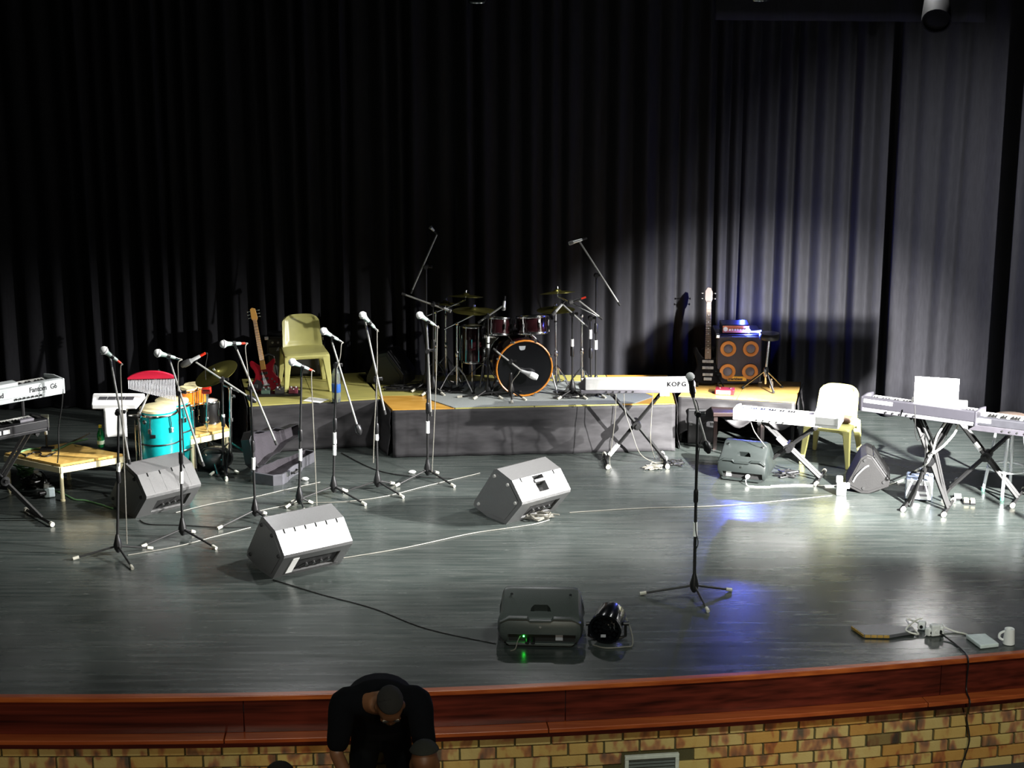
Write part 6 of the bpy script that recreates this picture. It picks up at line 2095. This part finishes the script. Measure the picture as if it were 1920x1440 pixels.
def hand(b, wrist, d, back, s=1.0, side=1):
    """palm and five curled fingers added to a body; d: wrist to knuckles, back: back of the hand"""
    d, k = Vector(d).normalized(), Vector(back).normalized()
    x = d.cross(k).normalized() * side
    k = x.cross(d).normalized() * side
    W = Vector(wrist)
    rings = []
    for z, hw_, hd in ((0, 0.026, 0.019), (0.03, 0.036, 0.017), (0.065, 0.041, 0.015), (0.088, 0.038, 0.013)):
        rings.append([W + d * z * s + (x * hw_ * math.cos(a) + k * hd * math.sin(a)) * s for a in [2 * math.pi * j / 12 for j in range(12)]])
    b.ring_stack(rings)
    for i, (ox, ln) in enumerate(((-0.030, 0.070), (-0.010, 0.080), (0.010, 0.075), (0.029, 0.058))):
        p0 = W + (d * 0.078 + x * ox) * s
        p1 = p0 + (d * ln * 0.5 - k * 0.008) * s
        p2 = p1 + (d * ln * 0.30 - k * ln * 0.22) * s
        p3 = p2 + (d * ln * 0.12 - k * ln * 0.22) * s
        limb(b, [p0, p1, p2, p3], [0.0095 * s, 0.009 * s, 0.008 * s, 0.007 * s], 8, 2)
    p0 = W + (d * 0.022 - x * 0.026) * s
    p1 = p0 + (d * 0.030 - x * 0.026 - k * 0.006) * s
    p2 = p1 + (d * 0.034 - x * 0.006 - k * 0.014) * s
    limb(b, [p0, p1, p2], [0.013 * s, 0.011 * s, 0.008 * s], 8, 2)


def fuse(o, vox, it=6):
    md = o.modifiers.new('remesh', 'REMESH')
    md.mode = 'VOXEL'
    md.voxel_size = vox
    md.use_smooth_shade = True
    sm_ = o.modifiers.new('smooth', 'SMOOTH')
    sm_.iterations = it
    sm_.factor = 0.5
    dg = bpy.context.evaluated_depsgraph_get()
    me = bpy.data.meshes.new_from_object(o.evaluated_get(dg))
    o.modifiers.clear()
    o.data = me
    me.shade_smooth()
    return o


# the man bending over in front of the stage
px0 = -0.78
t = thing('person', 'man in a black t-shirt bending forward and looking down before the stage', 'person', (px0, 10.40, FZ))
pel = Vector((-0.82, 10.40, 0.06))
sp1, ch, uc, nb = Vector((-0.81, 10.30, 0.20)), Vector((-0.80, 10.14, 0.325)), Vector((-0.785, 9.98, 0.375)), Vector((-0.755, 9.87, 0.395))
hd = Vector((-0.715, 9.765, 0.425))
sl, sr = Vector((-1.005, 9.99, 0.345)), Vector((-0.565, 9.97, 0.365))
el, er = Vector((-1.055, 9.93, 0.05)), Vector((-0.510, 9.83, 0.11))
wl_, wr = Vector((-0.93, 9.70, -0.10)), Vector((-0.475, 9.66, -0.085))
b = MB()
torso(b, [(pel + Vector((0, 0.0, -0.08)), 0.165, 0.105, (0, 0.1, 1)), (pel, 0.165, 0.115, (0, -0.4, 1)), (sp1, 0.15, 0.105, (0, -0.8, 1)), (ch, 0.175, 0.115, (0, -1, 0.55)),
          (uc, 0.185, 0.10, (0, -1, 0.3)), (nb, 0.09, 0.065, (0, -1, 0.2))])
limb(b, [nb - Vector((0, -0.05, 0.0)), nb, hd + Vector((0, 0.03, -0.02))], [0.065, 0.056, 0.056])
for s, e, w_ in ((sl, el, wl_), (sr, er, wr)):
    limb(b, [uc.lerp(s, 0.7), s, s.lerp(e, 0.5), e], [0.07, 0.068, 0.054, 0.042])
    limb(b, [e, e.lerp(w_, 0.35), w_], [0.042, 0.042, 0.028])
hand(b, wl_, (wl_ - el), (0, -0.5, 0.6), 1.0, 1)
hand(b, wr, (wr - er), (0, -0.5, 0.6), 1.0, -1)
for s in (-1, 1):
    hip = pel + Vector((s * 0.085, 0.0, -0.06))
    kn = Vector((pel.x + s * 0.13, 10.36, -0.40))
    an = Vector((pel.x + s * 0.14, 10.44, -0.77))
    limb(b, [hip, hip.lerp(kn, 0.5), kn], [0.090, 0.078, 0.056])
    limb(b, [kn, kn.lerp(an, 0.35), an], [0.055, 0.055, 0.036])
    limb(b, [an + Vector((0, 0.03, -0.04)), an + Vector((0, -0.16, -0.05))], [0.036, 0.028])
Mh = head_parts(b, hd, (0.10, -0.60, -0.80), (0.10, -0.80, 0.60), 1.04)
fuse(b.build('body', m_skin_, t), 0.010, 5)
face_parts(Mh, t)
hair_cap(Mh, t)
b = MB()
g = 0.016
torso(b, [(pel + Vector((0, 0.0, -0.06)), 0.19, 0.135, (0, 0.0, 1)), (pel, 0.19, 0.14, (0, -0.4, 1)), (sp1, 0.182, 0.135, (0, -0.8, 1)), (ch, 0.205, 0.14, (0, -1, 0.55)),
          (uc, 0.205, 0.122, (0, -1, 0.3)), (nb + Vector((0, 0.03, 0)), 0.10, 0.075, (0, -1, 0.2))])
for s, e, k in ((sl, el, 0.78), (sr, er, 0.86)):
    limb(b, [uc.lerp(s, 0.6), s, s.lerp(e, 0.5), s.lerp(e, k)], [0.090, 0.090, 0.076, 0.070])
fuse(b.build('tshirt', m_shirt, t), 0.012, 5)
b = MB()
torso(b, [(pel + Vector((0, 0.0, -0.12)), 0.18, 0.125, (0, 0.1, 1)), (pel + Vector((0, 0, 0.02)), 0.178, 0.128, (0, -0.3, 1))])
for s in (-1, 1):
    hip = pel + Vector((s * 0.085, 0.0, -0.06))
    kn = Vector((pel.x + s * 0.13, 10.36, -0.40))
    an = Vector((pel.x + s * 0.14, 10.44, -0.77))
    limb(b, [hip, hip.lerp(kn, 0.5), kn, kn.lerp(an, 0.5), an + Vector((0, 0, 0.02))], [0.102, 0.092, 0.073, 0.070, 0.060])
fuse(b.build('trousers', m_trs, t), 0.013, 4)
for s in (-1, 1):
    an = Vector((pel.x + s * 0.14, 10.44, -0.77))
    sh = MB()
    limb(sh, [an + Vector((0, 0.04, -0.035)), an + Vector((0, -0.06, -0.040)), an + Vector((0, -0.18, -0.050))], [0.043, 0.042, 0.030])
    o = sh.build('shoe', m_shoe, t)


def kneeling(label, x, y, ztop, hairm, faced):
    """someone kneeling in front of the stage; only the top of the head is in the picture"""
    t = thing('person', label, 'person', (x, y, FZ))
    hc = Vector((x, y, ztop - 0.125))
    nb = hc + Vector((0, 0.03, -0.13))
    chs = hc + Vector((0, 0.05, -0.33))
    pv = Vector((x, y + 0.10, hc.z - 0.74))
    b = MB()
    torso(b, [(pv + Vector((0, 0, -0.08)), 0.16, 0.11, (0, 0, 1)), (pv, 0.165, 0.115, (0, 0, 1)), (pv.lerp(chs, 0.5), 0.145, 0.10, (0, 0, 1)), (chs, 0.17, 0.115, (0, 0, 1)), (nb + Vector((0, 0, -0.05)), 0.15, 0.07, (0, 0, 1)), (nb, 0.07, 0.06, (0, 0, 1))])
    limb(b, [nb, hc], [0.056, 0.054])
    sg = faced
    for s in (-1, 1):
        sh = nb + Vector((s * 0.19, 0.01, -0.07))
        e = sh + Vector((s * 0.05, 0.02 * sg, -0.30))
        w_ = e + Vector((-s * 0.06, 0.20 * sg, -0.10))
        limb(b, [nb + Vector((s * 0.10, 0, -0.06)), sh, sh.lerp(e, 0.5), e], [0.06, 0.062, 0.050, 0.040])
        limb(b, [e, e.lerp(w_, 0.4), w_], [0.040, 0.038, 0.027])
        hand(b, w_, w_ - e, (0, 0, 1), 1.0, s)
        hip = pv + Vector((s * 0.09, 0, -0.05))
        kn = Vector((hip.x + s * 0.05, hip.y + 0.30 * sg, FZ + 0.07))
        an = Vector((hip.x + s * 0.05, hip.y - 0.14 * sg, FZ + 0.055))
        limb(b, [hip, hip.lerp(kn, 0.5), kn], [0.09, 0.078, 0.056])
        limb(b, [kn, kn.lerp(an, 0.35), an], [0.056, 0.055, 0.038])
        limb(b, [an, an + Vector((0, -0.16 * sg, -0.02))], [0.036, 0.026])
    M = head_parts(b, hc, (0.1, sg, -0.30), (0, 0.30 * sg, 1), 1.0)
    fuse(b.build('body', m_skin_, t), 0.014, 4)
    hair_cap(M, t, 'hair', hairm, 1.08, 0.10)
    face_parts(M, t)
    b = MB()
    torso(b, [(pv + Vector((0, 0, -0.06)), 0.185, 0.135, (0, 0, 1)), (pv, 0.185, 0.135, (0, 0, 1)), (pv.lerp(chs, 0.5), 0.17, 0.12, (0, 0, 1)), (chs, 0.19, 0.135, (0, 0, 1)), (nb + Vector((0, 0, -0.05)), 0.165, 0.085, (0, 0, 1))])
    for s in (-1, 1):
        sh = nb + Vector((s * 0.19, 0.01, -0.07))
        e = sh + Vector((s * 0.05, 0.02 * sg, -0.30))
        limb(b, [nb + Vector((s * 0.10, 0, -0.07)), sh, sh.lerp(e, 0.4), sh.lerp(e, 0.75)], [0.078, 0.080, 0.068, 0.060])
    fuse(b.build('shirt', m_shirt, t), 0.015, 4)
    b = MB()
    torso(b, [(pv + Vector((0, 0, -0.12)), 0.175, 0.125, (0, 0, 1)), (pv + Vector((0, 0, 0.0)), 0.178, 0.128, (0, 0, 1))])
    for s in (-1, 1):
        hip = pv + Vector((s * 0.09, 0, -0.05))
        kn = Vector((hip.x + s * 0.05, hip.y + 0.30 * sg, FZ + 0.075))
        an = Vector((hip.x + s * 0.05, hip.y - 0.14 * sg, FZ + 0.068))
        limb(b, [hip, hip.lerp(kn, 0.5), kn, kn.lerp(an, 0.5), an], [0.10, 0.09, 0.070, 0.066, 0.056])
    fuse(b.build('trousers', m_trs, t), 0.016, 4)
    return t


ph = D(796, 1394, 9.30)
kneeling('person with short dark hair whose crown shows before the bending man', ph.x, 9.30, ph.z, mat('grey_black_hair', '22241f', 0.95, bump=0.5, scale=150), 1)
ph = D(524, 1435, 9.35)
kneeling('person of whom only a sliver of dark hair shows left of the bending man', ph.x, 9.35, ph.z, m_hair, 1)
